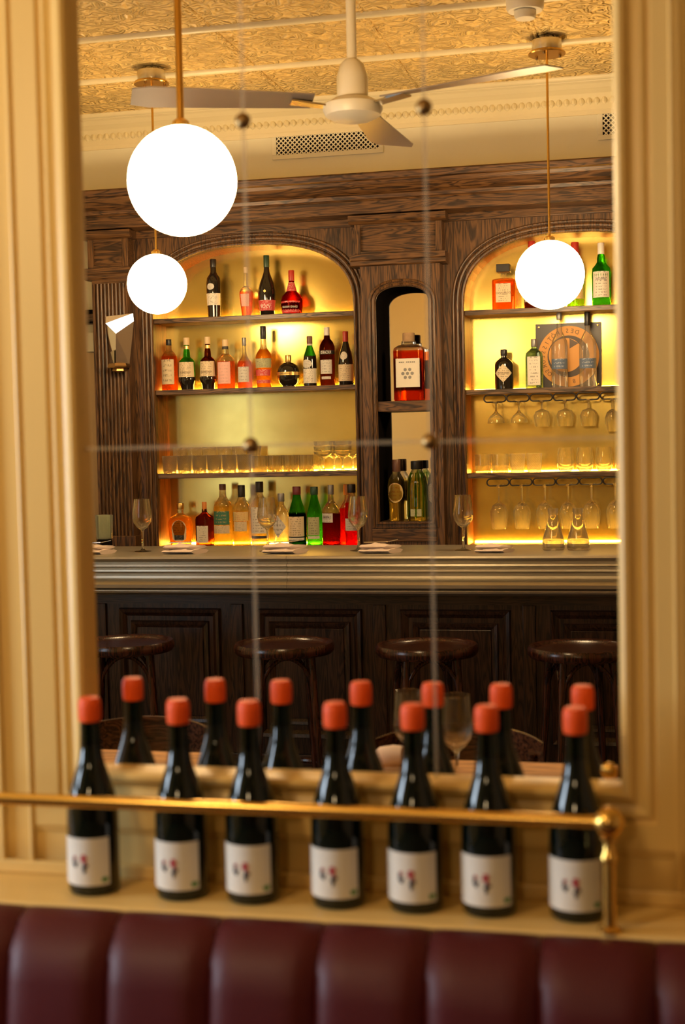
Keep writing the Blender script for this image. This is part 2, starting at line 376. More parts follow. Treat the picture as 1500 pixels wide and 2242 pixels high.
def label_patch(R, z0, z1, a0, a1, off=0.0008, shape=None, n=14, zprof=None, outline=None):
    """curved sheet on a bottle wall, angles from the side facing the viewer"""
    m = MB(); v = []; f = []
    for i in range(n+1):
        a = a0+(a1-a0)*i/n; q = shape(a) if shape else (1, 1)
        lo, hi = (outline((i/n)*2-1) if outline else (0, 1))
        for t in (lo, hi):
            z = z0+(z1-z0)*t; r = (zprof(z) if zprof else R)+off
            v.append((r*q[0]*math.sin(a), -r*q[1]*math.cos(a), z))
    for i in range(n): f.append((2*i, 2*i+2, 2*i+3, 2*i+1))
    return m.add(v, f)
FONT = {}
def text_patch(txt, R, zc, h, off=0.0014, mirror=True, a_c=0.0, width=None, shape=None, flat=False):
    """lettering as raised print bent round a bottle; mirror-written, as the glass shows it"""
    key = txt
    if key not in FONT:
        cu = bpy.data.curves.new('lettering', 'FONT'); cu.body = txt; cu.align_x = 'CENTER'; cu.size = 1.0; cu.resolution_u = 2
        o = bpy.data.objects.new('lettering', cu); col.objects.link(o)
        dg = bpy.context.evaluated_depsgraph_get(); me = o.evaluated_get(dg).to_mesh()
        FONT[key] = ([tuple(v.co) for v in me.vertices], [tuple(p.vertices) for p in me.polygons])
        o.evaluated_get(dg).to_mesh_clear(); bpy.data.objects.remove(o); bpy.data.curves.remove(cu)
    vs, fs = FONT[key]
    wx = max(v[0] for v in vs)-min(v[0] for v in vs)
    sx = (width/wx) if width else h*1.3
    out = []
    for x, y, _ in vs:
        X = x*sx*(-1 if mirror else 1); Z = zc+(y-0.35)*h*1.4
        if flat: out.append((X, -R-off, Z))
        else:
            a = a_c+X/R; q = shape(a) if shape else (1, 1)
            out.append(((R+off)*q[0]*math.sin(a), -(R+off)*q[1]*math.cos(a), Z))
    return MB().add(out, fs)

# ================================================================== THE SETTING
FRONT = -0.02                                    # face of the wall that carries the mirror
CEIL = 3.15
XL, XR, YB, YN = -3.3, 2.6, 4.75, -4.6           # room: left, right, bar wall, wall behind the viewer
MX0, MX1, MZ0, MZ1 = -0.898, -0.075, 1.0425, 2.62 # glass of the mirror
m = MB()
OG = 0.03                                        # the frame covers the edge of the opening
m.box(XL, MX0-OG, FRONT, 0.02, 0, CEIL); m.box(MX1+OG, XR, FRONT, 0.02, 0, CEIL)
m.box(MX0-OG, MX1+OG, FRONT, 0.02, 0, MZ0-OG); m.box(MX0-OG, MX1+OG, FRONT, 0.02, MZ1+OG, CEIL)
struct(m.build('wall_front', 'cream'), 'cream painted wall that carries the framed mirror')
struct(box('wall_back', XL, XR, YB, YB+0.1, 0, CEIL, 'cream_wall'), 'cream wall behind the back bar')
struct(box('wall_right', XR, XR+0.1, YN, YB, 0, CEIL, 'beige_wall'))
struct(box('wall_rear', XL, XR, YN-0.1, YN, 0, CEIL, 'oak_z'))
struct(box('floor', XL, XR, YN, YB, -0.1, 0, 'floor'))
# left wall with two street windows, one each side of the mirror wall
WZ0, WZ1, WY0, WY1 = 0.85, 2.15, 0.40, 1.50
m = MB()
m.box(XL-0.1, XL, YN, YB, 0, WZ0); m.box(XL-0.1, XL, YN, YB, WZ1, CEIL)
for a, b in ((YN, -WY1), (-WY0, WY0), (WY1, YB)): m.box(XL-0.1, XL, a, b, WZ0, WZ1)
struct(m.build('wall_left', 'cream_wall'))
for k, s in enumerate((1, -1)):
    a, b = sorted((s*WY0, s*WY1))
    wob = struct(MB().box(XL-0.08, XL-0.02, a, a+0.06, WZ0, WZ1).box(XL-0.08, XL-0.02, b-0.06, b, WZ0, WZ1)
        .box(XL-0.08, XL-0.02, a, b, WZ0, WZ0+0.06).box(XL-0.08, XL-0.02, a, b, WZ1-0.06, WZ1)
        .box(XL-0.07, XL-0.03, a, b, 1.42, 1.54).build('window_%d' % (k+1), 'dark_z'))
    box('pane', XL-0.052, XL-0.048, a+0.06, b-0.06, WZ0+0.06, WZ1-0.06, 'window_glass', wob)

# pressed tin ceiling: backing, tiles one by one over the bar side, ribs between the rows
ceil = struct(box('ceiling', XL, XR, YN, YB, CEIL+0.012, CEIL+0.1, 'tin_rib'), 'pressed tin ceiling painted cream and gold')
TW = 0.6; RY = [4.41-0.6*k for k in range(5)]
def tile_mesh():
    m = MB(); n = 6; h = TW/2-0.004
    def ring(r, z): return [(-r, -r, z), (r, -r, z), (r, r, z), (-r, r, z)]
    rings = [ring(h, 0.012), ring(h, 0.004), ring(h-0.018, 0.0), ring(h-0.045, 0.006), ring(h-0.06, 0.002), ring(0.10, 0.002), ring(0.085, -0.004), ring(0.06, 0.003)]
    v = sum(rings, []); f = []
    for i in range(len(rings)-1):
        for k in range(4): f.append((4*i+k, 4*i+(k+1) % 4, 4*i+4+(k+1) % 4, 4*i+4+k))
    i = len(rings)-1; f.append((4*i, 4*i+1, 4*i+2, 4*i+3))
    return m.add(v, f)
t0 = None
for iy in range(4):
    for ix in range(7):
        x = -1.71+TW*(ix-3)+TW/2; y = RY[iy]-TW/2
        if t0 is None: t0 = tile_mesh().build('tile', 'tin', ceil); o = t0
        else: o = t0.copy(); col.objects.link(o)
        o.parent = ceil; o.location = (x, y, CEIL)
for y in RY: MB().lathe([(0.016, XL), (0.016, XR)], 10).build('rib', 'tin_rib', ceil).rotation_euler = (0, 0, 0)
for o in [x for x in bpy.data.objects if x.name.startswith('rib')]: bpy.data.objects.remove(o)
for y in RY:
    MB().tube([(XL, y, CEIL+0.004), (XR, y, CEIL+0.004)], 0.022, 10).build('rib', 'tin_rib', ceil, smooth=True)
for ix in range(8):
    x = -1.71+TW*(ix-3)
    MB().tube([(x, RY[0], CEIL+0.006), (x, RY[0]-2.4, CEIL+0.006)], 0.009, 8).build('joint_bead', 'tin', ceil, smooth=True)
# plain border of the ceiling on the viewer's side
o = box('tin_sheet', XL, XR, YN, 1.95, CEIL, CEIL+0.01, 'tin', ceil)

# soffit wall above the back bar with crown moulding
WS = 4.60
struct(box('wall_soffit', XL, XR, WS, YB, 2.76, CEIL, 'cream_wall'), 'cream soffit wall between cabinet cornice and ceiling')
prof = [(WS, 3.02), (WS-0.012, 3.02), (WS-0.016, 3.035), (WS-0.022, 3.04), (WS-0.03, 3.075), (WS-0.06, 3.105), (WS-0.10, 3.12), (WS-0.12, 3.135), (WS-0.14, 3.14), (WS-0.145, 3.15), (WS, 3.15)]
cr = struct(MB().extrude(prof, 'x', XL, XR).build('trim_1', 'tin_rib'), 'crown moulding with a carved leaf band under the tin ceiling')
m = MB(); x = -3.0
while x < 0.6:
    m.lathe([(0.0, -0.022), (0.012, -0.012), (0.014, 0.0), (0.009, 0.014), (0.0, 0.02)], 8, (x, WS-0.036, 3.078), caps=False); x += 0.034
o = m.build('leaf_band', 'tin_rib', cr, smooth=True); o['kind'] = 'stuff'
struct(box('trim_2', XL, XR, WS-0.02, WS, 2.775, 2.815, 'cream'), 'narrow painted strip on top of the cabinet cornice')

# ventilation grilles
def vent(x0, x1, z0, z1, label):
    t = thing('vent_grille', label, 'vent', ((x0+x1)/2, WS, z0), 'lattice vent grilles above the bar')
    fr = 0.022
    m = MB(); m.box(x0-fr, x1+fr, WS-0.008, WS-0.0005, z1, z1+fr); m.box(x0-fr, x1+fr, WS-0.008, WS-0.0005, z0-fr, z0)
    m.box(x0-fr, x0, WS-0.008, WS-0.0005, z0, z1); m.box(x1, x1+fr, WS-0.008, WS-0.0005, z0, z1)
    m.build('frame', 'cream_wall', t, bevel=0.002)
    box('duct_shade_sheet', x0, x1, WS-0.0025, WS-0.0005, z0, z1, 'niche_black', t)  # flat black sheet stands in for the shade inside the duct
    m = MB(); p = 0.0225; h = z1-z0; k = x0-h
    def bar(xa, za, xb, zb, y):
        d = Vector((xb-xa, 0, zb-za)); L = d.length
        if L < 1e-4: return
        n = Vector((-d.z, 0, d.x))/L*0.0027
        a = Vector((xa, y, za)); b = Vector((xb, y, zb))
        m.add([a+n, b+n, b-n, a-n, a+n+Vector((0,0.002,0)), b+n+Vector((0,0.002,0)), b-n+Vector((0,0.002,0)), a-n+Vector((0,0.002,0))],
              [(0,1,2,3),(4,7,6,5),(0,4,5,1),(3,2,6,7)])
    while k < x1:
        for s in (0, 1):
            xa, za, xb, zb = k, z0, k+h, z1
            if xa < x0: za += x0-xa; xa = x0
            if xb > x1: zb -= xb-x1; xb = x1
            if xb > xa:
                if s: za, zb = z0+z1-za, z0+z1-zb
                bar(xa, za, xb, zb, WS-0.006-0.002*s)
        k += p
    o = m.build('lattice', 'cream_wall', t); o['kind'] = 'stuff'
vent(-1.838, -1.335, 2.935, 3.090, 'wide lattice vent grille in the soffit above the central arch column')
vent(-0.29, 0.21, 2.925, 3.075, 'lattice vent grille at the edge of the mirror above the glass racks')

# ================================================================== BACK BAR
FACE, PFACE, BACK = 4.55, 4.47, 4.735
bb = thing('back_bar', 'tall stained oak back bar with two lit arched niches and a narrow mirrored niche', 'back bar', (-1.23, 4.65, 0))
SH = {'L': (2.172, 1.822, 1.410, 1.050), 'R': (2.150, 1.780, 1.388, 1.050)}
BC = 1.050                                        # back counter
ARCH = {'L': (-2.475, -1.465, 2.19, 2.505), 'R': (-0.935, 0.075, 2.17, 2.485)}
def arch_pts(x0, x1, zs, zt, n=28, grow=0.0, ex=2.5):
    c = (x0+x1)/2; a = (x1-x0)/2+grow; b = zt-zs+grow; pts = []
    for i in range(n+1):
        t = PI-PI*i/n; cx, sx = math.cos(t), math.sin(t)
        pts.append((c+a*math.copysign(abs(cx)**(2/ex), cx), zs+b*abs(sx)**(2/ex)))
    return pts
TOPZ = 2.64
for side, (x0, x1, zs, zt) in ARCH.items():
    # spandrel face with the arched opening
    px0, px1 = x0-0.135, x1+0.085
    if side == 'R': px0, px1 = x0-0.125, x1+0.125
    A = arch_pts(x0, x1, zs, zt)
    m = MB()
    m.box(px0, x0, FACE, FACE+0.03, BC-0.05, TOPZ); m.box(x1, px1, FACE, FACE+0.03, BC-0.05, TOPZ)
    for i in range(len(A)-1):
        (xa, za), (xb, zb) = A[i], A[i+1]
        oa, ob = xa, xb
        for y in (FACE, FACE+0.03):
            m.add([(xa, y, za), (xb, y, zb), (ob, y, TOPZ), (oa, y, TOPZ)], [(0, 1, 2, 3)])
        m.add([(xa, FACE, za), (xb, FACE, zb), (xb, FACE+0.03, zb), (xa, FACE+0.03, za)], [(0, 1, 2, 3)])
    # fill beside the arch ends
    m.build('arch_panel', 'oak_z', bb)
    # reveal: sides and vault of the niche
    B = [(x0, BC)]+A+[(x1, BC)]
    m = MB()
    for i in range(len(B)-1):
        (xa, za), (xb, zb) = B[i], B[i+1]
        m.add([(xa, FACE+0.03, za), (xb, FACE+0.03, zb), (xb, BACK, zb), (xa, BACK, za)], [(0, 1, 2, 3)])
    m.build('niche_reveal', 'reveal', bb, smooth=True)
    # two rounded mouldings that follow the opening
    for g, r in ((0.010, 0.009), (0.033, 0.010), (0.052, 0.006)):
        pts = [(x0-g, FACE-0.002, BC)] + [(p[0], FACE-0.002, p[1]) for p in arch_pts(x0, x1, zs, zt, 40, g)] + [(x1+g, FACE-0.002, BC)]
        MB().tube(pts, r, 8).build('arch_moulding', 'oak_z', bb, smooth=True)
    # gold antique mirror sheet at the back
    c = [(x0-0.02, BC-0.02), (x1+0.02, BC-0.02), (x1+0.02, zt+0.02), (x0-0.02, zt+0.02)]
    box('back_panel', x0-0.02, x1+0.02, BACK, BACK+0.01, BC-0.02, zt+0.03, 'antique', bb)
    # shelves with an amber light strip along the back edge
    for zi, z in enumerate(SH[side][:3]):
        sh = box('shelf', x0+0.001, x1-0.001, FACE+0.008, BACK-0.004, z-0.024, z, 'shelf', bb, bevel=0.002)
        MB().box(x0+0.02, x1-0.02, BACK-0.016, BACK-0.006, z+0.0005, z+0.006).build('light_strip', 'led', sh)
    MB().box(x0+0.01, x1-0.01, BACK-0.018, BACK-0.006, BC+0.0005, BC+0.008).build('light_strip', 'led', bb)
# counter under the niches
box('back_counter', -2.80, 0.22, 4.38, BACK, BC-0.04, BC, 'oak_x', bb, bevel=0.004)
box('base_cabinet', -2.78, 0.20, 4.42, BACK, 0, BC-0.04, 'dark_z', bb)
# cornice: stepped mouldings along the whole top
cp = [(BACK, 2.60), (4.53, 2.60), (4.50, 2.605), (4.455, 2.61), (4.452, 2.665), (4.445, 2.672), (4.435, 2.674), (4.43, 2.69), (4.405, 2.705), (4.38, 2.73), (4.372, 2.745), (4.36, 2.75), (4.355, 2.775), (4.36, 2.782), (BACK, 2.782)]
MB().extrude(cp, 'x', -2.95, 0.35).build('cornice', 'oak_x', bb)
# flat frieze rail right above the arches
box('frieze_rail', -2.56, 0.16, FACE-0.018, FACE+0.01, 2.565, 2.602, 'oak_x', bb, bevel=0.003)

def capital(x0, x1, yf, parent):
    """block with recessed panel between two projecting mouldings"""
    MB().extrude([(yf+0.08, 2.60), (yf-0.028, 2.60), (yf-0.028, 2.574), (yf-0.018, 2.566), (yf-0.010, 2.562), (yf+0.08, 2.562)], 'x', x0-0.022, x1+0.022).build('capital_top', 'oak_x', parent)
    box('block', x0, x1, yf+0.012, yf+0.08, 2.41, 2.562, 'oak_x', parent)
    b = parent
    box('panel_stile', x0, x0+0.030, yf-0.002, yf+0.012, 2.42, 2.562, 'oak_z', b, bevel=0.002)
    box('panel_stile', x1-0.030, x1, yf-0.002, yf+0.012, 2.42, 2.562, 'oak_z', b, bevel=0.002)
    box('panel_rail', x0+0.030, x1-0.030, yf-0.002, yf+0.012, 2.545, 2.562, 'oak_x', b, bevel=0.002)
    box('panel_rail', x0+0.030, x1-0.030, yf-0.002, yf+0.012, 2.42, 2.437, 'oak_x', b, bevel=0.002)
    MB().extrude([(yf+0.08, 2.42), (yf-0.026, 2.42), (yf-0.026, 2.394), (yf-0.014, 2.390), (yf-0.014, 2.372), (yf-0.006, 2.366), (yf+0.08, 2.366)], 'x', x0-0.018, x1+0.018).build('capital_base', 'oak_x', parent)
def fluted(x0, x1, parent):
    z1, z0 = 2.366, 1.11
    m = MB(); n = 8; mg = 0.014; gw = (x1-x0-2*mg)/n
    poly = [(x0, PFACE+0.08), (x0, PFACE), (x0+mg, PFACE)]
    for k in range(n):
        a = x0+mg+gw*k
        poly += [(a+0.0010, PFACE+0.010), (a+0.0055, PFACE+0.010), (a+0.0075, PFACE+0.001), (a+gw*0.5+0.003, PFACE-0.002), (a+gw-0.0012, PFACE+0.001)]
    poly += [(x1-mg+0.002, PFACE+0.006), (x1-mg+0.004, PFACE), (x1, PFACE), (x1, PFACE+0.08)]
    m.extrude(poly, 'z', z0, z1-0.02).build('fluted_shaft', 'oak_z', parent)
    box('shaft_neck', x0, x1, PFACE, PFACE+0.08, z1-0.02, z1, 'oak_x', parent)
    box('plinth', x0-0.012, x1+0.012, PFACE-0.012, PFACE+0.08, BC, z0, 'oak_z', parent, bevel=0.003)
capital(-2.775, -2.565, PFACE, bb); fluted(-2.757, -2.575, bb)
capital(0.165, 0.375, PFACE, bb); fluted(0.183, 0.365, bb)
# central column with its own narrow arched niche
capital(-1.437, -1.022, PFACE, bb)
CX0, CX1 = -1.412, -1.034; NX0, NX1, NZ0, NS, NT = -1.342, -1.092, 1.168, 2.195, 2.268
A = arch_pts(NX0, NX1, NS, NT, 20, ex=2.3)
m = MB(); y0, y1 = PFACE, PFACE+0.014
m.box(CX0, NX0, y0, y1, BC, 2.366); m.box(NX1, CX1, y0, y1, BC, 2.366); m.box(NX0, NX1, y0, y1, BC, NZ0)
for i in range(len(A)-1):
    (xa, za), (xb, zb) = A[i], A[i+1]
    oa, ob = xa, xb
    m.add([(xa, y0, za), (xb, y0, zb), (ob, y0, 2.366), (oa, y0, 2.366)], [(0, 1, 2, 3)])
    m.add([(xa, y0, za), (xb, y0, zb), (xb, y1, zb), (xa, y1, za)], [(0, 1, 2, 3)])
m.build('column_front', 'oak_z', bb)
for xa, xb in ((CX0, CX0+0.012), (CX1-0.012, CX1)): box('column_side', xa, xb, PFACE+0.014, FACE, BC, 2.366, 'oak_z', bb)
for g, r in ((0.009, 0.008), (0.027, 0.007)):
    pts = [(NX0-g, y0-0.001, NZ0-g)]+[(p[0], y0-0.001, p[1]) for p in arch_pts(NX0, NX1, NS, NT, 24, g, 2.3)]+[(NX1+g, y0-0.001, NZ0-g)]
    MB().tube(pts, r, 8, closed=True).build('niche_moulding', 'oak_z', bb, smooth=True)
NB = 4.645
m = MB(); B = [(NX0, NZ0)]+A+[(NX1, NZ0)]
for i in range(len(B)-1):
    (xa, za), (xb, zb) = B[i], B[i+1]
    m.add([(xa, y1, za), (xb, y1, zb), (xb, NB, zb), (xa, NB, za)], [(0, 1, 2, 3)])
m.build('niche_lining', 'niche_black', bb)
box('niche_mirror', NX0-0.01, NX1+0.01, NB, NB+0.006, NZ0, NT+0.02, 'niche_mirror', bb)
NSH = 1.735
box('niche_shelf', NX0, NX1, PFACE+0.012, NB-0.002, NSH-0.048, NSH, 'oak_x', bb, bevel=0.002)
box('niche_floor', NX0, NX1, PFACE+0.004, NB-0.002, NZ0-0.02, NZ0, 'oak_x', bb)
box('column_foot_rail', CX0+0.035, CX1-0.035, PFACE-0.008, PFACE, 1.075, 1.135, 'oak_x', bb, bevel=0.003)

# wall to the left of the pilaster: rails, pale pane and beige wainscot
t = struct(box('trim_3', XL, -2.79, 4.70, 4.75, 2.175, 2.245, 'shelf'), 'brown wooden wall rail beside the fluted pilaster')
box('rail_lip', XL, -2.79, 4.685, 4.70, 2.225, 2.245, 'niche_black', t); box('rail_lip', XL, -2.79, 4.69, 4.70, 2.178, 2.186, 'niche_black', t)
struct(box('trim_4', XL, -2.79, 4.71, 4.75, 2.035, 2.13, 'white_wall'), 'white chair rail panel beside the fluted pilaster')
struct(box('wall_wainscot', XL, -2.79, 4.72, 4.75, 0, 2.03, 'beige_wall'), 'beige wainscot wall beside the fluted pilaster')

# faceted mirror sconce on the fluted pilaster
s = thing('wall_sconce', 'faceted mirrored wall sconce on the fluted oak pilaster', 'sconce', (-2.612, PFACE-0.002, 1.91))
X, Y, Z = -2.612, PFACE-0.002, 1.91
def sp(x, y, z): return (X+x, Y+y, Z+z)
v = [sp(-0.070, -0.012, 0.275), sp(0.070, -0.012, 0.285), sp(0.004, -0.075, 0.185), sp(-0.048, -0.012, 0.035), sp(0.044, -0.012, 0.035), sp(-0.01, -0.055, 0.03), sp(-0.075, -0.008, 0.242), sp(0.072, -0.008, 0.247), sp(-0.062, -0.06, 0.245), sp(0.06, -0.06, 0.25)]
MB().add([v[0], v[1], v[7], v[2], v[6]], [(0, 1, 2, 3, 4)]).build('lit_glass', emission('sconce_glass', (1, 0.93, 0.82), 3.0), s)
for i, q in enumerate(((6, 2, 5, 3), (2, 7, 4, 5))):
    MB().add([v[k] for k in q], [(0, 1, 2, 3)]).build('facet', 'chrome', s)
MB().add([sp(-0.045, -0.03, 0.10), sp(-0.012, -0.062, 0.11), sp(-0.015, -0.058, 0.03), sp(-0.045, -0.02, 0.03)], [(0, 1, 2, 3)]).build('facet', 'nickel', s)
MB().add([v[0], v[1], v[7], v[4], v[3], v[6]], [(0, 1, 2, 3, 4, 5)]).build('back_plate', 'brass_dark', s)
MB().lathe([(0.052, 0.022), (0.056, 0.03), (0.05, 0.042), (0.04, 0.044)], 6, (X, Y-0.035, Z)).lathe([(0.018, 0.0), (0.034, 0.006), (0.03, 0.022)], 6, (X, Y-0.035, Z)).build('holder', 'brass_dark', s)

# ================================================================== BAR COUNTER
CF, CT, CBz = 3.55, 1.085, 0.915
bar = thing('bar_counter', 'long bar with pale pewter top over dark oak panelling', 'bar counter', (-1.2, 3.9, 0))
prof = [(4.12, CT-0.04), (4.12, CT), (CF+0.012, CT), (CF+0.002, CT-0.004), (CF-0.001, CT-0.012), (CF+0.004, CT-0.020), (CF+0.018, CT-0.025),
        (CF+0.020, CT-0.032), (CF+0.006, CT-0.036), (CF+0.004, CT-0.044), (CF+0.016, CT-0.049), (CF+0.018, CT-0.054), (CF+0.008, CT-0.058), (CF+0.007, CT-0.066),
        (CF+0.022, CT-0.072), (CF+0.024, CT-0.080), (CF+0.010, CT-0.084), (CF+0.008, CT-0.094), (CF+0.016, CT-0.102),
        (CF+0.006, CT-0.108), (CF-0.004, CT-0.120), (CF-0.002, CT-0.134), (CF+0.012, CT-0.142), (CF+0.024, CT-0.146), (CF+0.024, CT-0.151), (CF+0.034, CT-0.153), (CF+0.036, CT-0.159), (CF+0.048, CT-0.162), (CF+0.060, CT-0.170), (4.05, CT-0.170)]
for a, b in ((-3.3, -1.5515), (-1.5505, 1.2)):
    MB().extrude(prof, 'x', a, b).build('pewter_top', 'pewter', bar, smooth=22)
BF = 3.73
box('body', -3.2, 1.1, BF, 4.05, 0.08, CBz, 'dark_z', bar)
box('kick_board', -3.2, 1.1, BF+0.05, 4.0, 0, 0.08, 'dark_x', bar)
box('top_rail', -3.2, 1.1, BF-0.012, BF, 0.865, CBz, 'dark_x', bar)
box('skirting', -3.2, 1.1, BF-0.02, BF, 0.08, 0.22, 'dark_x', bar, bevel=0.004)
for k in range(-1, 5):
    c = -2.13+0.625*k
    for sx in (-0.318, ):
        st = box('stile', c+sx-0.026, c+sx+0.026, BF-0.014, BF, 0.22, 0.865, 'dark_z', bar, bevel=0.003)
    def rect_frame(w, z0, z1, t, y0, y1, name):
        m = MB()
        def ring(w_, a, b, y): return [(c-w_, y, a), (c+w_, y, a), (c+w_, y, b), (c-w_, y, b)]
        R0 = ring(w, z0, z1, BF); R1 = ring(w-t*0.15, z0+t*0.15, z1-t*0.15, y0); R2 = ring(w-t*0.55, z0+t*0.55, z1-t*0.55, y0+0.004)
        R3 = ring(w-t, z0+t, z1-t, y1); v = R0+R1+R2+R3; f = []
        for i in range(3):
            for q in range(4): f.append((4*i+q, 4*i+(q+1) % 4, 4*i+4+(q+1) % 4, 4*i+4+q))
        m.add(v, f).build(name, 'dark_z', bar)
    rect_frame(0.232, 0.29, 0.845, 0.035, BF-0.020, BF-0.002, 'panel_moulding')
    rect_frame(0.180, 0.345, 0.790, 0.030, BF-0.012, BF+0.0, 'panel_moulding')
    box('panel', c-0.15, c+0.15, BF-0.004, BF, 0.375, 0.76, 'dark_z', bar, bevel=0.003)

# ================================================================== STOOLS
def make_stool(label, loc):
    t = thing('bar_stool', label, 'stool', loc, 'bentwood stools at the bar')
    H = 0.775
    x, y, _ = loc
    def L(m): return MB().add([(a+x, b+y, c) for a, b, c in m.v], m.f)
    L(MB().lathe([(0.0, H-0.012), (0.165, H-0.012), (0.172, H-0.006), (0.178, H-0.004)], 40, caps=False)).build('seat', 'stool', t, smooth=True)
    L(MB().lathe([(0.165, H-0.040), (0.186, H-0.042), (0.196, H-0.030), (0.197, H-0.012), (0.190, H), (0.178, H-0.003), (0.170, H-0.014)], 40, caps=False)).build('seat_rim', 'stool', t, smooth=True)
    for k in range(4):
        a = PI/4+0.35+k*PI/2; ca, sa = math.cos(a), math.sin(a)
        L(MB().tube([(0.135*ca, 0.135*sa, H-0.04), (0.155*ca, 0.155*sa, 0.45), (0.20*ca, 0.20*sa, 0.0)], [0.015, 0.014, 0.011], 10)).build('leg', 'stool', t, smooth=True)
        # bent brace arching between two legs
        a2 = a+PI/2; p0 = Vector((0.150*math.cos(a), 0.150*math.sin(a), H-0.20)); p1 = Vector((0.150*math.cos(a2), 0.150*math.sin(a2), H-0.20))
        pts = []
        for i in range(15):
            u = i/14; q = p0.lerp(p1, u); bow = math.sin(PI*u)**0.45
            out = Vector((q.x, q.y, 0)); pts.append((q.x*(1-0.05*bow), q.y*(1-0.05*bow), q.z+0.150*bow))
        L(MB().tube(pts, 0.0085, 8)).build('brace', 'stool', t, smooth=True)
    L(MB().tube([(0.178*math.cos(2*PI*i/32), 0.178*math.sin(2*PI*i/32), 0.27) for i in range(32)], 0.011, 8, closed=True)).build('foot_ring', 'stool', t, smooth=True)
    return t
for (x, lab) in ((-2.135, 'bentwood bar stool cut off by the left edge of the mirror frame'), (-1.476, 'bentwood bar stool below the joint of the pewter counter'),
                 (-0.913, 'bentwood bar stool between the two middle dark panels, behind the fourth and fifth bottles'), (-0.335, 'bentwood bar stool cut off by the right edge of the mirror frame')):
    make_stool(lab, (x, 3.22, 0))

# ================================================================== TABLES, CHAIRS (in the mirror)
def make_table(x0, x1, label):
    y0, y1 = 0.70, 1.355; cx, cy = (x0+x1)/2, (y0+y1)/2
    t = thing('cafe_table', label, 'table', (cx, cy, 0))
    box('tabletop', x0, x1, y0, y1, 0.725, 0.76, 'table', t, bevel=0.004)
    MB().lathe([(0.032, 0.02), (0.028, 0.1), (0.028, 0.68), (0.05, 0.725)], 16, (cx, cy, 0)).build('column', 'iron', t, smooth=True)
    MB().box(cx-0.25, cx+0.25, cy-0.03, cy+0.03, 0, 0.025).box(cx-0.03, cx+0.03, cy-0.22, cy+0.22, 0, 0.0249).build('foot', 'iron', t, bevel=0.004)
    box('bracket', cx-0.2, cx+0.2, cy-0.03, cy+0.03, 0.715, 0.7249, 'iron', t)
make_table(-1.80, -1.10, 'honey oak cafe table seen behind the three leftmost bottles')
make_table(-0.80, -0.13, 'honey oak cafe table with the napkin and wine glass on it')
def make_chair(cx, label):
    y = 1.44; t = thing('cafe_chair', label, 'chair', (cx, y+0.2, 0), 'walnut chairs at the cafe tables')
    # curved back panel, hollow side towards the table
    m = MB(); n = 16; v = []; f = []
    for i in range(n+1):
        u = -1+2*i/n; a = u*0.95; px = cx+0.215*math.sin(a)/math.sin(0.95); py = y+0.36*0+0.16*(math.cos(a)-math.cos(0.95))/(1-math.cos(0.95))+0.02
        ht = 0.795-0.012*u*u
        for dy in (0, 0.014):
            for z in (0.66, ht): v.append((px, py+dy, z))
    for i in range(n):
        b = 4*i
        f += [(b, b+4, b+5, b+1), (b+2, b+3, b+7, b+6), (b+1, b+5, b+7, b+3), (b, b+2, b+6, b+4)]
    f += [(0, 1, 3, 2), (4*n, 4*n+2, 4*n+3, 4*n+1)]
    m.add(v, f).build('backrest', 'chair', t, smooth=True)
    box('seat', cx-0.20, cx+0.20, y-0.22, y+0.17, 0.44, 0.465, 'chair', t, bevel=0.008)
    for sx in (-1, 1):
        MB().tube([(cx+sx*0.185, y+0.06, 0.75), (cx+sx*0.175, y+0.12, 0.45), (cx+sx*0.19, y+0.20, 0.0)], [0.013, 0.017, 0.013], 10).build('leg', 'chair', t, smooth=True)
        MB().tube([(cx+sx*0.17, y-0.20, 0.44), (cx+sx*0.18, y-0.21, 0.0)], [0.017, 0.012], 10).build('leg', 'chair', t, smooth=True)
make_chair(-1.405, 'walnut chair with curved back behind the leftmost table')
make_chair(-0.535, 'walnut chair with curved back behind the table with the wine glass')

# ================================================================== WINE GLASSES
def wine_profile(h, r, rim):
    s = h*0.42
    out = [(0.0, 0.0), (r*0.86, 0.0), (r*0.88, 0.002), (r*0.3, 0.006), (0.006, 0.014), (0.0042, s*0.5), (0.0045, s*0.9), (0.010, s), (r*0.55, s+h*0.04), (r*0.9, s+h*0.13), (r, s+h*0.22), (r*0.97, s+h*0.31), (r*0.90, s+h*0.42), (rim, h)]
    inn = [(rim-0.0012, h-0.0005), (r*0.90-0.0012, s+h*0.42), (r*0.97-0.0012, s+h*0.31), (r-0.0012, s+h*0.22), (r*0.9-0.0014, s+h*0.13), (r*0.55-0.001, s+h*0.05), (0.0, s+h*0.012)]
    return out+inn
def wine_glass(loc, label, h=0.232, r=0.0425, rim=0.033, group=None, flip=False):
    p = wine_profile(h, r, rim)
    o = MB().lathe(p, 24, caps=False).build('wine_glass', 'clear', smooth=True); o.location = loc
    if flip: o.rotation_euler = (PI, 0, 0)
    return tag(o, label, 'glass', group)
G1 = 'wine glasses along the pewter counter'
wine_glass((-2.272, 3.80, CT), 'empty wine glass on the counter in front of the fluted pilaster', group=G1)
wine_glass((-1.700, 3.80, CT), 'empty wine glass on the counter before the pale whisky bottles', group=G1)
wine_glass((-1.299, 3.80, CT), 'empty wine glass on the counter before the red bottles', group=G1)
wine_glass((-0.849, 3.80, CT), 'empty wine glass on the counter at the foot of the central column', group=G1)
wine_glass((-0.478, 1.06, 0.76), 'large empty wine glass on the honey oak table in the mirror', h=0.215, r=0.0385, rim=0.032, group='glasses on the cafe table')
wine_glass((-0.592, 1.10, 0.76), 'wine glass half hidden behind the fifth bottle on the table', h=0.215, r=0.0385, rim=0.032, group='glasses on the cafe table')

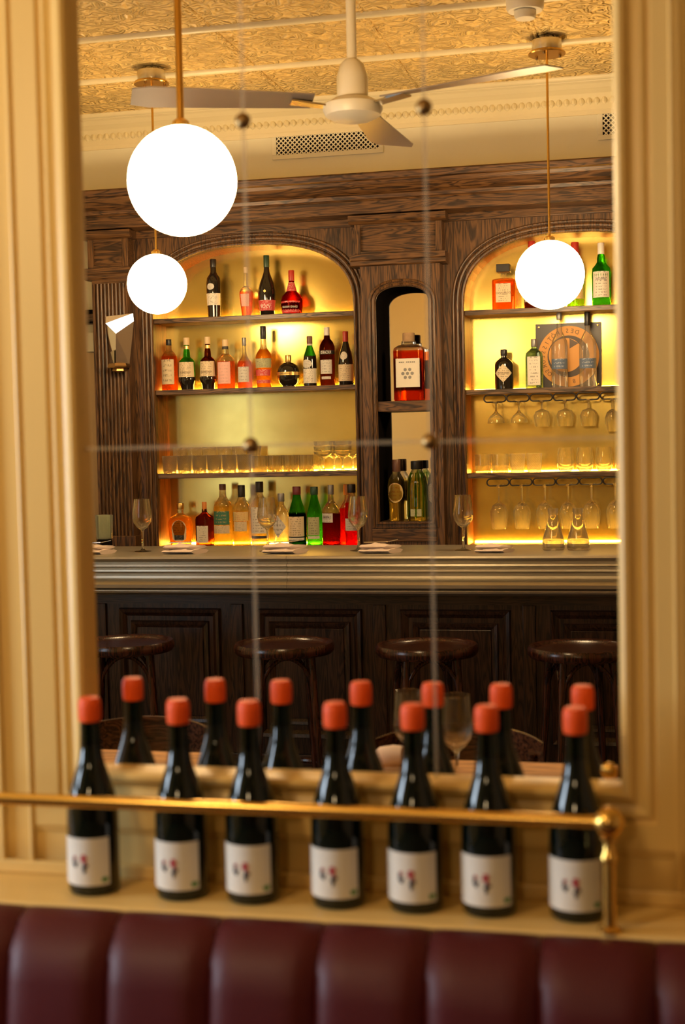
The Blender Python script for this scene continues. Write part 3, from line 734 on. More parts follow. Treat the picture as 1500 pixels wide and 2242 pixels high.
# ================================================================== NAPKINS WITH FORKS
def napkin(loc, label, s=1.0, rz=0.0, fork=True, group='napkins set along the counter'):
    t = thing('napkin', label, 'napkin', loc, group, rz)
    x, y, z = loc
    def fold(w, d, z0, th_, skew, seed):
        rnd = random.Random(seed); m = MB(); n = 10; v = []; f = []
        for i in range(n+1):
            u = -1+2*i/n; px = u*w/2
            for k in range(8):
                a = 2*PI*k/8; ry = d/2*(1+0.08*rnd.uniform(-1, 1)); rzz = th_/2*(1+0.25*rnd.uniform(-1, 1))
                v.append((px+skew*math.cos(a)*d, ry*math.cos(a), z0+th_/2+rzz*math.sin(a)*(1 if math.sin(a) < 0 else 1+0.3*math.sin(3*u+seed))))
        for i in range(n):
            for k in range(8): f.append((8*i+k, 8*i+(k+1) % 8, 8*i+8+(k+1) % 8, 8*i+8+k))
        f += [tuple(reversed(range(8))), tuple(8*n+k for k in range(8))]
        return m.add([(a+x, b+y, c+z) for a, b, c in v], f)
    fold(0.135*s, 0.085*s, 0.0, 0.022*s, 0.3, 1).build('cloth', 'linen', t, smooth=70)
    fold(0.120*s, 0.06*s, 0.018*s, 0.022*s, 0.5, 3).build('fold', 'linen', t, smooth=70)
    if fork:
        fz = z+0.044*s; m = MB()
        m.tube([(x-0.075*s, y+0.010, fz+0.002), (x+0.03*s, y+0.012, fz+0.005)], 0.0025, 6)
        for k in range(4):
            yy = y+0.005+0.005*k
            m.tube([(x+0.03*s, y+0.012, fz+0.005), (x+0.04*s, yy, fz+0.006), (x+0.075*s, yy, fz+0.013)], 0.0012, 5)
        m.build('fork', 'steel', t, smooth=True)
napkin((-2.455, 3.68, CT), 'folded napkin with fork at the frame edge beside the pilaster')
napkin((-2.035, 3.68, CT), 'folded napkin with fork in front of the rounded amber decanter')
napkin((-1.590, 3.68, CT), 'folded napkin with fork at the joint of the pewter counter')
napkin((-1.180, 3.68, CT), 'folded napkin with fork below the narrow mirrored niche', s=0.95)
napkin((-0.705, 3.68, CT), 'folded napkin between the wine glass and the two carafes', s=0.85, fork=False)
t = thing('rolled_napkin', 'rolled pink napkin standing on the cafe table', 'napkin', (-0.66, 1.20, 0.76))
MB().tube([(-0.695, 1.20, 0.785), (-0.675, 1.195, 0.797), (-0.645, 1.19, 0.803), (-0.622, 1.185, 0.806)], [0.020, 0.026, 0.026, 0.022], 12).build('roll', 'linen', t, smooth=True)
MB().tube([(-0.71, 1.21, 0.772), (-0.66, 1.19, 0.774), (-0.60, 1.20, 0.773)], [0.012, 0.013, 0.010], 8).build('fold', 'linen', t, smooth=True)
# small lamp at the left end of the counter
t = thing('candle_holder', 'small pale green glass candle holder at the left end of the counter', 'candle holder', (-2.475, 3.86, CT))
MB().lathe([(0.03, 0.0), (0.034, 0.004), (0.034, 0.045), (0.03, 0.05)], 20, (-2.475, 3.86, CT)).build('base', 'niche_black', t, smooth=True)
MB().lathe([(0.028, 0.0505), (0.036, 0.055), (0.040, 0.16), (0.038, 0.16), (0.034, 0.06), (0.0, 0.058)], 20, (-2.475, 3.86, CT), caps=False).build('glass_cup', glass('pale_green_glass', (0.90, 0.98, 0.80), frost=0.4, frostcol=(0.9, 0.95, 0.75)), t, smooth=True)

# carafes on the counter
def carafe(loc, label):
    p = [(0.0, 0.003), (0.040, 0.0), (0.046, 0.006), (0.047, 0.03), (0.043, 0.05), (0.030, 0.095), (0.021, 0.13), (0.019, 0.148), (0.022, 0.152), (0.022, 0.172),
         (0.019, 0.1725), (0.018, 0.15), (0.019, 0.13), (0.028, 0.095), (0.041, 0.05), (0.045, 0.03), (0.042, 0.01), (0.0, 0.012)]
    o = MB().lathe(p, 20, caps=False).build('glass_carafe', 'clear_glow', smooth=True); o.location = loc
    tag(o, label, 'carafe', 'small carafes on the counter')
carafe((-0.476, 3.80, CT), 'small clear carafe on the counter, nearer the wine glass')
carafe((-0.375, 3.80, CT), 'small clear carafe on the counter, nearer the mirror frame')

# ================================================================== GLOBE LAMPS
def globe_lamp(loc, r, label, rod_r=0.005):
    x, y, z = loc
    t = thing('globe_pendant', label, 'lamp', (x, y, CEIL), 'opal globe pendants')
    MB().lathe([(r*math.sin(PI*k/24), z-r*math.cos(PI*k/24)) for k in range(25)], 40, (x, y, 0), caps=False).build('globe', 'globe', t, smooth=True)
    MB().lathe([(0.022, z+r-0.003), (0.022, z+r+0.010), (0.012, z+r+0.018)], 20, (x, y, 0)).build('collar', 'brass', t, smooth=True)
    MB().lathe([(rod_r, z+r+0.018), (rod_r, CEIL-0.05)], 12, (x, y, 0)).build('rod', 'brass', t, smooth=True)
    c = MB().lathe([(0.058, CEIL-0.055), (0.060, CEIL-0.050), (0.060, CEIL-0.012), (0.052, CEIL-0.002)], 28, (x, y, 0)).build('canopy', 'nickel', t, smooth=True)
    MB().lathe([(0.074, CEIL-0.068), (0.076, CEIL-0.064), (0.070, CEIL-0.0555)], 28, (x, y, 0)).build('canopy_plate', 'brass', t, smooth=True)
    for k in range(3):
        a = 2*PI*k/3+0.4
        MB().lathe([(0.004, CEIL-0.076), (0.006, CEIL-0.072), (0.006, CEIL-0.0682)], 8, (x+0.055*math.cos(a), y+0.055*math.sin(a), 0)).build('screw', 'brass_dark', t)
globe_lamp((-1.210, 1.395, 2.224), 0.1385, 'largest glowing opal globe pendant, nearest in the mirror', 0.0095)
globe_lamp((-2.135, 3.70, 2.240), 0.1275, 'glowing opal globe pendant hanging before the fluted pilaster')
globe_lamp((-0.470, 3.74, 2.205), 0.1385, 'glowing opal globe pendant hanging before the niche with glass racks')
# two of these lamps on the viewer's side of the mirror wall
globe_lamp((-1.210, -1.395, 2.224), 0.1385, 'opal globe pendant over the viewer side tables')
globe_lamp((-0.470, -3.74, 2.205), 0.1385, 'opal globe pendant straight behind the viewer')

# ================================================================== CEILING FAN
FX, FY, FZ = -0.979, 2.40, 2.60
t = thing('ceiling_fan', 'white three-bladed ceiling fan on a long rod', 'fan', (FX, FY, CEIL))
MB().lathe([(0.016, FZ+0.16), (0.016, CEIL-0.06)], 14, (FX, FY, 0)).build('rod', 'fan_white', t, smooth=True)
MB().lathe([(0.06, CEIL-0.06), (0.065, CEIL-0.002)], 20, (FX, FY, 0)).build('canopy', 'fan_white', t, smooth=True)
MB().lathe([(0.050, FZ+0.045), (0.050, FZ+0.11), (0.038, FZ+0.15), (0.022, FZ+0.165)], 24, (FX, FY, 0)).build('motor_cover', 'fan_white', t, smooth=True)
MB().lathe([(0.0, FZ-0.028), (0.06, FZ-0.026), (0.088, FZ-0.012), (0.096, FZ+0.006), (0.094, FZ+0.022), (0.06, FZ+0.042), (0.0, FZ+0.045)], 32, (FX, FY, 0), caps=False).build('motor_housing', 'fan_white', t, smooth=True)
for k, adeg in enumerate((-20, 90, 204)):
    a = math.radians(adeg); m = MB(); v = []; n = 10
    for i in range(n+1):
        u = i/n; rr = 0.13+0.57*u; wd = 0.050+0.035*u-0.02*max(0, u-0.9)*10; tw = 0.20-0.06*u
        for s_ in (-1, 1):
            for dz in (0.0, 0.004):
                v.append((rr, s_*wd*math.cos(tw), FZ+0.03+s_*wd*math.sin(tw)+dz))
    f = []
    for i in range(n):
        b = 4*i; f += [(b, b+4, b+6, b+2), (b+1, b+3, b+7, b+5), (b, b+1, b+5, b+4), (b+2, b+6, b+7, b+3)]
    f += [(0, 2, 3, 1), (4*n, 4*n+1, 4*n+3, 4*n+2)]
    v = [(FX+p[0]*math.cos(a)-p[1]*math.sin(a), FY+p[0]*math.sin(a)+p[1]*math.cos(a), p[2]) for p in v]
    bl = m.add(v, f).build('blade', 'fan_blade', t, smooth=True)
    v = [(0.085, -0.022, FZ+0.018), (0.085, 0.022, FZ+0.018), (0.20, 0.028, FZ+0.030), (0.20, -0.028, FZ+0.030)]
    v += [(p[0], p[1], p[2]-0.006) for p in v]
    v = [(FX+p[0]*math.cos(a)-p[1]*math.sin(a), FY+p[0]*math.sin(a)+p[1]*math.cos(a), p[2]) for p in v]
    MB().add(v, [(0, 1, 2, 3), (4, 7, 6, 5), (0, 4, 5, 1), (1, 5, 6, 2), (2, 6, 7, 3), (3, 7, 4, 0)]).build('blade_iron', 'nickel', bl)
# smoke detector on the ceiling at the top edge
t = thing('smoke_detector', 'round white ceiling detector near the top of the mirror', 'detector', (-0.50, 3.17, CEIL))
MB().lathe([(0.062, CEIL-0.055), (0.068, CEIL-0.045), (0.070, CEIL-0.002)], 28, (-0.50, 3.17, 0)).build('body', 'fan_white', t, smooth=True)
MB().lathe([(0.0, CEIL-0.085), (0.034, CEIL-0.083), (0.040, CEIL-0.072), (0.040, CEIL-0.056)], 24, (-0.50, 3.17, 0), caps=False).build('sensor', 'fan_white', t, smooth=True)

# ================================================================== BOTTLES ON THE BACK BAR
LQ = {
 'black': prin('black_bottle_glass', (0.010, 0.008, 0.007), 0.06, spec=0.7),
 'brown': solid_glass('brown_liquor', (0.34, 0.11, 0.03), 1.34, body=0.08, clear=0.2),
 'amber': solid_glass('amber_liquor', (1.0, 0.58, 0.16), 1.34, body=0.18, clear=0.2),
 'gold': solid_glass('golden_whisky', (1.0, 0.82, 0.38), 1.34, body=0.19, clear=0.2),
 'pale': solid_glass('pale_whisky', (1.0, 0.90, 0.52), 1.34, body=0.16, clear=0.2),
 'red': solid_glass('red_bitter', (1.0, 0.10, 0.04), 1.34, body=0.21, clear=0.2),
 'darkred': solid_glass('dark_red_bitter', (0.40, 0.035, 0.02), 1.34, body=0.07, clear=0.2),
 'orange': solid_glass('orange_liqueur', (1.0, 0.42, 0.09), 1.34, body=0.18, clear=0.2),
 'pink': solid_glass('pink_liqueur', (0.95, 0.42, 0.28), 1.34, body=0.15, clear=0.2),
 'rose': solid_glass('rose_liqueur', (1.0, 0.42, 0.26), 1.34, body=0.19, clear=0.2),
 'green': solid_glass('green_glass', (0.20, 0.72, 0.14), 1.34, body=0.13, clear=0.2),
 'dkgreen': solid_glass('dark_green_glass', (0.015, 0.07, 0.02), 1.34, body=0.04, clear=0.2),
 'lime': solid_glass('yellow_green_glass', (0.55, 0.85, 0.14), 1.34, body=0.17, clear=0.2),
 'blue': solid_glass('pale_blue_glass', (0.62, 0.85, 0.82), 1.34, body=0.11, clear=0.2),
 'frost': glass('frosted_glass', (0.97, 0.96, 0.92), edge=0.8, frost=0.10, frostcol=(1.0, 0.95, 0.9), rough=0.15, refl=0.7),
 'clear': M_['clear_glow'],
}
CAPS = {'black': prin('black_cap', (0.015, 0.013, 0.012), 0.35), 'red': prin('red_cap', (0.45, 0.035, 0.02), 0.4), 'darkred': prin('maroon_cap', (0.14, 0.02, 0.025), 0.4),
 'white': prin('white_cap', (0.75, 0.70, 0.64), 0.4), 'gold': prin('gold_cap', (0.75, 0.50, 0.16), 0.3, metal=1), 'cork': prin('cork', (0.42, 0.26, 0.13), 0.85, noise=(60, 0.25)),
 'orange': prin('orange_cap', (0.65, 0.22, 0.04), 0.4), 'green': prin('green_cap', (0.02, 0.06, 0.03), 0.4), 'brown': prin('brown_cap', (0.16, 0.07, 0.04), 0.4), 'grey': prin('grey_cap', (0.26, 0.25, 0.24), 0.35, metal=0.5), 'cream': prin('cream_cap', (0.70, 0.52, 0.30), 0.5)}
LB = {'white': paper('white_label', (0.72, 0.66, 0.56)), 'cream': paper('cream_label', (0.70, 0.56, 0.36)), 'red': paper('red_label', (0.55, 0.05, 0.05), (0.8, 0.7, 0.6), 6, 0.6),
 'green': paper('green_label', (0.04, 0.16, 0.10), (0.6, 0.4, 0.15), 4, 0.5), 'pink': paper('pink_label', (0.75, 0.42, 0.36), (0.5, 0.3, 0.25), 7, 0.5), 'gold': prin('gold_label', (0.80, 0.55, 0.18), 0.3, metal=0.9),
 'black': paper('black_label', (0.02, 0.02, 0.02), (0.5, 0.4, 0.3), 4, 0.4), 'scroll': paper('scroll_label', (0.62, 0.50, 0.32), (0.15, 0.12, 0.07), 5, 0.7), 'blue': paper('blue_label', (0.10, 0.14, 0.22), (0.6, 0.6, 0.6), 3, 0.5),
 'olive': paper('olive_label', (0.42, 0.40, 0.22), (0.10, 0.08, 0.05), 7, 0.6), 'silver': paper('silver_label', (0.60, 0.56, 0.50), (0.1, 0.1, 0.1), 5, 0.5), 'yellow': paper('yellow_label', (0.70, 0.50, 0.20), (0.5, 0.1, 0.05), 5, 0.5)}
INK = {'dark': M_['ink_dark'], 'white': prin('white_ink', (0.8, 0.76, 0.7), 0.6), 'red': M_['ink_red'], 'gold': prin('gold_ink', (0.85, 0.6, 0.2), 0.35, metal=0.8), 'brown': prin('brown_ink', (0.12, 0.07, 0.03), 0.6)}
def interp(prof):
    def f(z):
        for (r0, z0), (r1, z1) in zip(prof, prof[1:]):
            if z0 <= z <= z1 and z1 > z0: return r0+(r1-r0)*(z-z0)/(z1-z0)
        return prof[-1][0]
    return f
def bottle(name, label, x, y, z, h, wd, prof, liq, cap, capz, capr=None, fill=0.72, neck=None, labels=(), texts=(), shape=None, seg=24, group=None, captop=1.0, rz=0.0, cat='bottle', extra=None):
    """prof = (r, z) as shares of half width and height up to the cap; capz = where the cap starts (share of height)"""
    t = thing(name, label, cat, (x, y, z), group, rz)
    R = wd/2
    P = [(r*R, zz*h) for r, zz in prof]
    body = MB().lathe([(0.0, 0.004)]+P if P[0][0] > 0 else P, seg, shape=shape, caps=False, mats=lambda q: 0 if q < fill*h else 1).build('body', [LQ[liq], LQ[neck or 'clear']], None, smooth=(True if (shape is None) else 30))
    body.parent = t
    if cap:
        rc = capr*R if capr else P[-1][0]*1.12
        c = MB().lathe([(rc*0.96, capz*h), (rc, capz*h+0.002), (rc, captop*h-0.003), (rc*0.93, captop*h-0.0005), (0, captop*h)], 18, caps=False).build('cap', CAPS[cap], None, smooth=True); c.parent = t
    zp = interp(P); lobs = []
    for L in labels:
        z0, z1, half, mt = L[:4]; ac = L[4] if len(L) > 4 else 0.0; outl = L[5] if len(L) > 5 else None
        a = math.radians(half); c = math.radians(ac)
        o = label_patch(R, z0*h, z1*h, c-a, c+a, shape=shape, zprof=zp, outline=outl, n=18).build('label', LB[mt], None, smooth=True); o.parent = t; lobs.append(o)
    for T in texts:
        txt, zc, th_, wdt, ink = T[:5]; ac = T[5] if len(T) > 5 else 0.0
        o = text_patch(txt, zp(zc*h), zc*h, th_*h, width=wdt*wd if wdt else None, a_c=ac, shape=shape).build('lettering', INK[ink], None); o.parent = lobs[0] if lobs else t
    if extra: extra(t, h, R)
    return t
diamond = lambda u: (0.5-0.5*(1-abs(u)), 0.5+0.5*(1-abs(u)))
archo = lambda u: (0.0+0.12*abs(u)**3, 0.62+0.38*math.sqrt(max(0, 1-u*u)))
oval = lambda u: (0.5-0.5*math.sqrt(max(0, 1-u*u)), 0.5+0.5*math.sqrt(max(0, 1-u*u)))
ROUND = [(0.92, 0.0), (1, 0.012), (1, 0.58), (0.97, 0.64), (0.80, 0.70), (0.52, 0.755), (0.38, 0.80), (0.34, 0.90)]
YBT = 4.63
za, zb_, zc_, zd = SH['L']; ra, rb, rc_, rd = SH['R']
GA, GB, GD = 'liquor bottles on the top left shelf', 'liquor bottles on the second left shelf', 'liquor bottles on the left back counter'
# ---- top shelf, left niche
bottle('port_bottle', 'black port bottle with white label at the start of the top left shelf', -2.184, YBT, za, 0.287, 0.071,
    [(0.78, 0), (0.85, 0.01), (1.0, 0.42), (1.0, 0.60), (0.90, 0.68), (0.58, 0.735), (0.42, 0.78), (0.40, 0.88)], 'black', 'black', 0.86, fill=2, labels=((0.21, 0.41, 80, 'white'), (0.47, 0.58, 32, 'silver', -10, oval)), group=GA)
bottle('liqueur_flask', 'pale red tapering flask behind the left mirror seam on the top shelf', -2.018, YBT, za, 0.24, 0.066,
    [(0.62, 0), (0.70, 0.01), (1.0, 0.42), (1.0, 0.50), (0.80, 0.56), (0.30, 0.62), (0.24, 0.72), (0.26, 0.90)], 'rose', 'cream', 0.88, fill=0.5, labels=((0.2, 0.45, 40, 'pink'),), group=GA)
bottle('cognac_bottle', 'tall dark cognac bottle with red label on the top left shelf', -1.912, YBT, za, 0.292, 0.088,
    [(0.74, 0), (0.80, 0.01), (0.95, 0.22), (1.0, 0.34), (0.96, 0.42), (0.80, 0.53), (0.52, 0.64), (0.34, 0.72), (0.28, 0.80), (0.29, 0.90)], 'black', 'green', 0.80, capr=0.33, fill=2, labels=((0.075, 0.25, 85, 'red'),), texts=(('VSOP', 0.15, 0.075, 0.62, 'white'), ('*', 0.38, 0.08, 0.14, 'gold')), group=GA)
bottle('orange_liqueur_bottle', 'round-shouldered amber bottle with red ribbon cap on the top left shelf', -1.788, YBT, za, 0.214, 0.106,
    [(0.80, 0), (0.88, 0.01), (1.0, 0.20), (0.98, 0.32), (0.86, 0.42), (0.52, 0.51), (0.34, 0.57), (0.28, 0.68), (0.24, 0.80)], 'darkred', 'red', 0.76, capr=0.27, fill=0.8, labels=((0.03, 0.29, 62, 'red'), (0.52, 0.72, 90, 'red')), texts=(('GRAND MARNIER', 0.16, 0.05, 0.78, 'white'),), group=GA)
# ---- second shelf, left niche
bottle('rum_bottle', 'clear amber bottle with scroll label at the left end of the second shelf', -2.425, YBT, zb_, 0.254, 0.080,
    [(0.92, 0), (1, 0.012), (1, 0.60), (0.94, 0.67), (0.66, 0.735), (0.36, 0.79), (0.32, 0.90)], 'orange', 'black', 0.88, fill=0.66, labels=((0.12, 0.60, 52, 'scroll'),), group=GB)
AMARO = [(0.62, 0), (0.70, 0.01), (0.78, 0.10), (0.98, 0.165), (1.0, 0.20), (0.93, 0.25), (0.88, 0.50), (0.86, 0.545), (0.70, 0.58), (0.40, 0.625), (0.36, 0.72), (0.28, 0.80), (0.28, 0.92)]
bottle('amaro_bottle', 'waisted amaro bottle with green neck and cream label on the second shelf', -2.333, YBT, zb_, 0.259, 0.088, AMARO, 'black', 'cream', 0.86, capr=0.34, fill=0.24, neck='green', labels=((0.245, 0.53, 75, 'cream'), (0.78, 0.84, 90, 'gold')), texts=(('MONTENEGRO', 0.33, 0.045, 0.72, 'brown'),), group=GB)
bottle('amaro_bottle', 'waisted amaro bottle with brown neck and cream label on the second shelf', -2.224, YBT, zb_, 0.259, 0.086, AMARO, 'black', 'cream', 0.86, capr=0.34, fill=0.24, neck='brown', labels=((0.245, 0.53, 75, 'cream'), (0.78, 0.84, 90, 'gold')), texts=(('MONTENEGRO', 0.33, 0.045, 0.72, 'brown'),), group=GB)
bottle('gin_bottle', 'broad clear bottle with pink label and orange stopper on the second shelf', -2.132, YBT, zb_, 0.242, 0.087,
    [(0.94, 0), (1, 0.012), (1, 0.56), (0.96, 0.61), (0.72, 0.66), (0.40, 0.71), (0.34, 0.83)], 'rose', 'cream', 0.86, capr=0.36, fill=0.42, labels=((0.10, 0.54, 46, 'pink'), (0.80, 0.86, 90, 'black')), group=GB)
bottle('gin_bottle', 'slim rose bottle behind the left mirror seam on the second shelf', -2.035, YBT, zb_, 0.248, 0.070,
    [(0.90, 0), (1, 0.012), (1, 0.46), (0.90, 0.53), (0.52, 0.60), (0.30, 0.68), (0.24, 0.88)], 'rose', 'grey', 0.84, capr=0.30, fill=0.5, labels=((0.12, 0.42, 50, 'silver'),), group=GB)
bottle('bourbon_bottle', 'amber bourbon bottle with long black cap and cream label on the second shelf', -1.937, YBT, zb_, 0.301, 0.081,
    [(0.88, 0), (0.92, 0.01), (0.92, 0.15), (1.0, 0.44), (0.98, 0.50), (0.84, 0.56), (0.52, 0.62), (0.38, 0.66), (0.36, 0.73), (0.32, 0.80)], 'amber', 'black', 0.79, capr=0.36, fill=0.60, labels=((0.32, 0.47, 80, 'olive'), (0.19, 0.29, 70, 'red'), (0.07, 0.12, 75, 'red')), group=GB)
def chambord(t, h, R):
    o = label_patch(R, 0.36*h, 0.46*h, -PI, PI, n=40, off=0.0012).build('belt', LB['gold'], None, smooth=True); o.parent = t
    o2 = text_patch('CHAMBORD', R+0.001, 0.41*h, 0.06*h, width=1.2*R).build('lettering', INK['brown'], None); o2.parent = o
bottle('raspberry_liqueur_bottle', 'spherical dark liqueur bottle with golden belt on the second shelf', -1.813, YBT, zb_, 0.155, 0.111,
    [(0.56, 0), (0.58, 0.02), (0.58, 0.05), (0.80, 0.13), (0.95, 0.25), (1.0, 0.40), (0.95, 0.54), (0.80, 0.66), (0.50, 0.74), (0.24, 0.77), (0.22, 0.80)], 'black', 'gold', 0.78, capr=0.26, fill=2, group=GB, extra=chambord)
bottle('bitter_bottle', 'slim bottle with bright green neck and white label on the second shelf', -1.704, YBT, zb_, 0.243, 0.065,
    [(0.92, 0), (1, 0.012), (1, 0.50), (0.94, 0.60), (0.66, 0.70), (0.42, 0.80), (0.38, 0.86)], 'black', 'brown', 0.84, capr=0.43, fill=0.60, neck='green', labels=((0.06, 0.35, 85, 'white'), (0.36, 0.53, 50, 'silver', -20, oval), (0.81, 0.855, 90, 'white')), group=GB)
bottle('aniseed_bottle', 'brown bottle with tall white cap and white label on the second shelf', -1.617, YBT, zb_, 0.282, 0.076,
    [(0.90, 0), (0.96, 0.012), (0.98, 0.55), (1.0, 0.63), (0.94, 0.69), (0.70, 0.755), (0.42, 0.80), (0.36, 0.86)], 'brown', 'white', 0.80, capr=0.36, fill=2, labels=((0.20, 0.44, 48, 'silver'), (0.11, 0.155, 38, 'silver'), (0.535, 0.60, 85, 'black')), texts=(('RICARD', 0.568, 0.05, 0.72, 'white'),), group=GB)
bottle('red_neck_bottle', 'dark bottle with red neck and round emblem at the right end of the second shelf', -1.525, YBT, zb_, 0.259, 0.072,
    [(0.94, 0), (1, 0.012), (1, 0.40), (0.96, 0.48), (0.80, 0.60), (0.52, 0.72), (0.38, 0.80), (0.34, 0.86)], 'black', 'red', 0.80, capr=0.38, fill=2, labels=((0.075, 0.385, 85, 'cream'), (0.47, 0.62, 34, 'white', -8, oval)), group=GB)
# ---- left back counter
DEC = [(0.72, 0), (0.80, 0.012), (0.88, 0.10), (1.0, 0.45), (0.98, 0.56), (0.82, 0.66), (0.45, 0.72), (0.25, 0.76), (0.24, 0.86)]
bottle('decanter_bottle', 'rounded amber decanter with arched cream label on the left back counter', -2.388, YBT, zd, 0.212, 0.128, DEC, 'amber', 'gold', 0.85, capr=0.28, fill=0.68, shape=sq(2.6, 0.5), labels=((0.10, 0.60, 34, 'cream', 0, archo), (0.14, 0.25, 24, 'black')), group=GD, seg=32)
bottle('orange_liqueur_bottle', 'square brown bottle with orange cap and white label on the left back counter', -2.262, YBT, zd, 0.216, 0.080,
    [(0.94, 0), (1, 0.012), (1, 0.60), (0.92, 0.66), (0.50, 0.72), (0.30, 0.76), (0.28, 0.84)], 'brown', 'orange', 0.78, capr=0.30, fill=2, shape=sq(7), seg=32, labels=((0.07, 0.46, 36, 'white'),), group=GD)
bottle('whisky_bottle', 'golden whisky bottle with green deer label on the left back counter', -2.165, YBT, zd, 0.304, 0.094, ROUND, 'gold', 'brown', 0.90, capr=0.36, fill=0.66, labels=((0.34, 0.56, 56, 'green'), (0.20, 0.33, 56, 'cream')), group=GD)
bottle('whisky_bottle', 'golden whisky bottle with small cream label and black cap beside the green-labelled one', -2.068, YBT, zd, 0.297, 0.086, ROUND, 'gold', 'black', 0.80, capr=0.42, fill=0.56, labels=((0.24, 0.40, 48, 'cream'), (0.41, 0.56, 60, 'yellow')), group=GD)
bottle('whisky_bottle', 'pale whisky bottle with large white label and black cap behind the second wine glass', -1.975, YBT, zd, 0.313, 0.088, ROUND, 'pale', 'black', 0.83, capr=0.44, fill=0.70, labels=((0.19, 0.60, 62, 'white'), (0.11, 0.15, 60, 'black')), group=GD)
bottle('gin_bottle', 'pale grey bottle with white diamond label on the left back counter', -1.866, YBT, zd, 0.254, 0.084, [(0.94, 0), (1, 0.012), (1, 0.52), (0.94, 0.60), (0.60, 0.70), (0.36, 0.78), (0.34, 0.86)], 'frost', 'grey', 0.84, capr=0.40, fill=0.62, labels=((0.15, 0.58, 58, 'silver', -12, diamond),), group=GD)
VERM = [(0.94, 0), (1, 0.012), (1, 0.46), (0.95, 0.54), (0.74, 0.66), (0.50, 0.78), (0.42, 0.86)]
bottle('vermouth_bottle', 'dark green vermouth bottle with maroon cap and cream label', -1.786, YBT, zd, 0.286, 0.088, VERM, 'dkgreen', 'darkred', 0.86, capr=0.46, fill=0.55, neck='green', labels=((0.15, 0.49, 62, 'cream'), (0.085, 0.13, 62, 'white')), group=GD)
bottle('vermouth_bottle', 'bright green vermouth bottle with green cap and narrow cream label', -1.698, YBT, zd, 0.284, 0.077, VERM, 'green', 'green', 0.86, capr=0.50, fill=0.9, neck='green', labels=((0.17, 0.48, 48, 'olive'), (0.11, 0.155, 48, 'white')), group=GD)
CAMP = [(0.94, 0), (1, 0.012), (1, 0.52), (0.94, 0.60), (0.66, 0.67), (0.34, 0.73), (0.28, 0.84)]
bottle('bitter_bottle', 'red bitter bottle with blue and white shoulder label on the left back counter', -1.612, YBT-0.01, zd, 0.292, 0.088, CAMP, 'darkred', 'grey', 0.84, capr=0.34, fill=0.54, neck='clear', labels=((0.38, 0.53, 44, 'silver', -22),), texts=(('CAMPARI', 0.47, 0.045, 0.5, 'dark', -0.3),), group=GD)
bottle('bitter_bottle', 'bright red bottle with orange cap behind the blue and white labelled one', -1.545, YBT+0.045, zd, 0.293, 0.076, CAMP, 'red', 'orange', 0.82, capr=0.42, fill=0.62, group=GD)
bottle('aperitif_bottle', 'red bottle with black cap and white label behind the third wine glass', -1.507, YBT-0.02, zd, 0.294, 0.066, [(0.94, 0), (1, 0.012), (1, 0.62), (0.90, 0.70), (0.55, 0.78), (0.42, 0.86)], 'red', 'black', 0.86, capr=0.62, fill=0.70, labels=((0.24, 0.44, 60, 'silver'),), group=GD)
# ---- central niche
def hexdots(t, h, R):
    o = label_patch(R, 0.20*h, 0.62*h, math.radians(-42), math.radians(42), shape=sq(3.5, 0.62)).build('label', LBW, None, smooth=True); o.parent = t; sh_ = sq(3.5, 0.62)
    m = MB(); s_ = 0.021
    for (dx, dz) in ((0, 0), (1, 0), (-1, 0), (0.5, 0.87), (-0.5, 0.87), (0.5, -0.87), (-0.5, -0.87)):
        v = []
        for k in range(6):
            X = dx*s_+0.0082*math.cos(k*PI/3+PI/6); a = X/R; q = sh_(a); v.append(((R+0.0016)*q[0]*math.sin(a), -(R+0.0016)*q[1]*math.cos(a), 0.40*h+dz*s_+0.0082*math.sin(k*PI/3+PI/6)))
        m.add(v, [(0, 1, 2, 3, 4, 5)])
    p = m.build('label_print', CAPS['grey'], None); p.parent = o
    m = MB()
    for k in range(9):
        if k in (3,): continue
        m.box(-0.04+0.0088*k, -0.0345+0.0088*k, -(R*0.62+0.0016), -(R*0.62+0.001), 0.555*h, 0.575*h)
    p = m.build('label_print', CAPS['grey'], None); p.parent = o
LBW = prin('plain_white_label', (0.78, 0.72, 0.62), 0.65)
bottle('apothecary_bottle', 'big red-amber apothecary bottle with cork and dotted white label in the narrow niche', -1.204, 4.565, NSH, 0.322, 0.146,
    [(0.90, 0), (0.97, 0.01), (1, 0.03), (1, 0.74), (0.95, 0.78), (0.70, 0.815), (0.48, 0.83), (0.46, 0.88)], 'orange', 'cork', 0.865, capr=0.40, fill=0.735, shape=sq(3.5, 0.62), seg=32, extra=hexdots, group='bottles in the narrow niche')
bottle('tequila_bottle', 'golden tequila bottle with oval label and brown cap in the narrow niche', -1.276, 4.565, NZ0, 0.292, 0.084,
    [(0.80, 0), (0.86, 0.02), (0.84, 0.26), (1.0, 0.40), (1.0, 0.58), (0.88, 0.68), (0.46, 0.78), (0.34, 0.82)], 'pale', 'brown', 0.80, capr=0.50, fill=0.66, labels=((0.30, 0.62, 58, 'yellow', 0, oval),), group='bottles in the narrow niche')
def flutes(t, h, R):
    m = MB()
    for k in range(8):
        a = 2*PI*k/8; m.tube([(R*1.0*math.sin(a), -R*1.0*math.cos(a), 0.06*h), (R*1.0*math.sin(a), -R*1.0*math.cos(a), 0.58*h), (R*0.62*math.sin(a), -R*0.62*math.cos(a), 0.80*h)], 0.004, 6)
    o = m.build('glass_ribs', LQ['lime'], None, smooth=True); o.parent = t
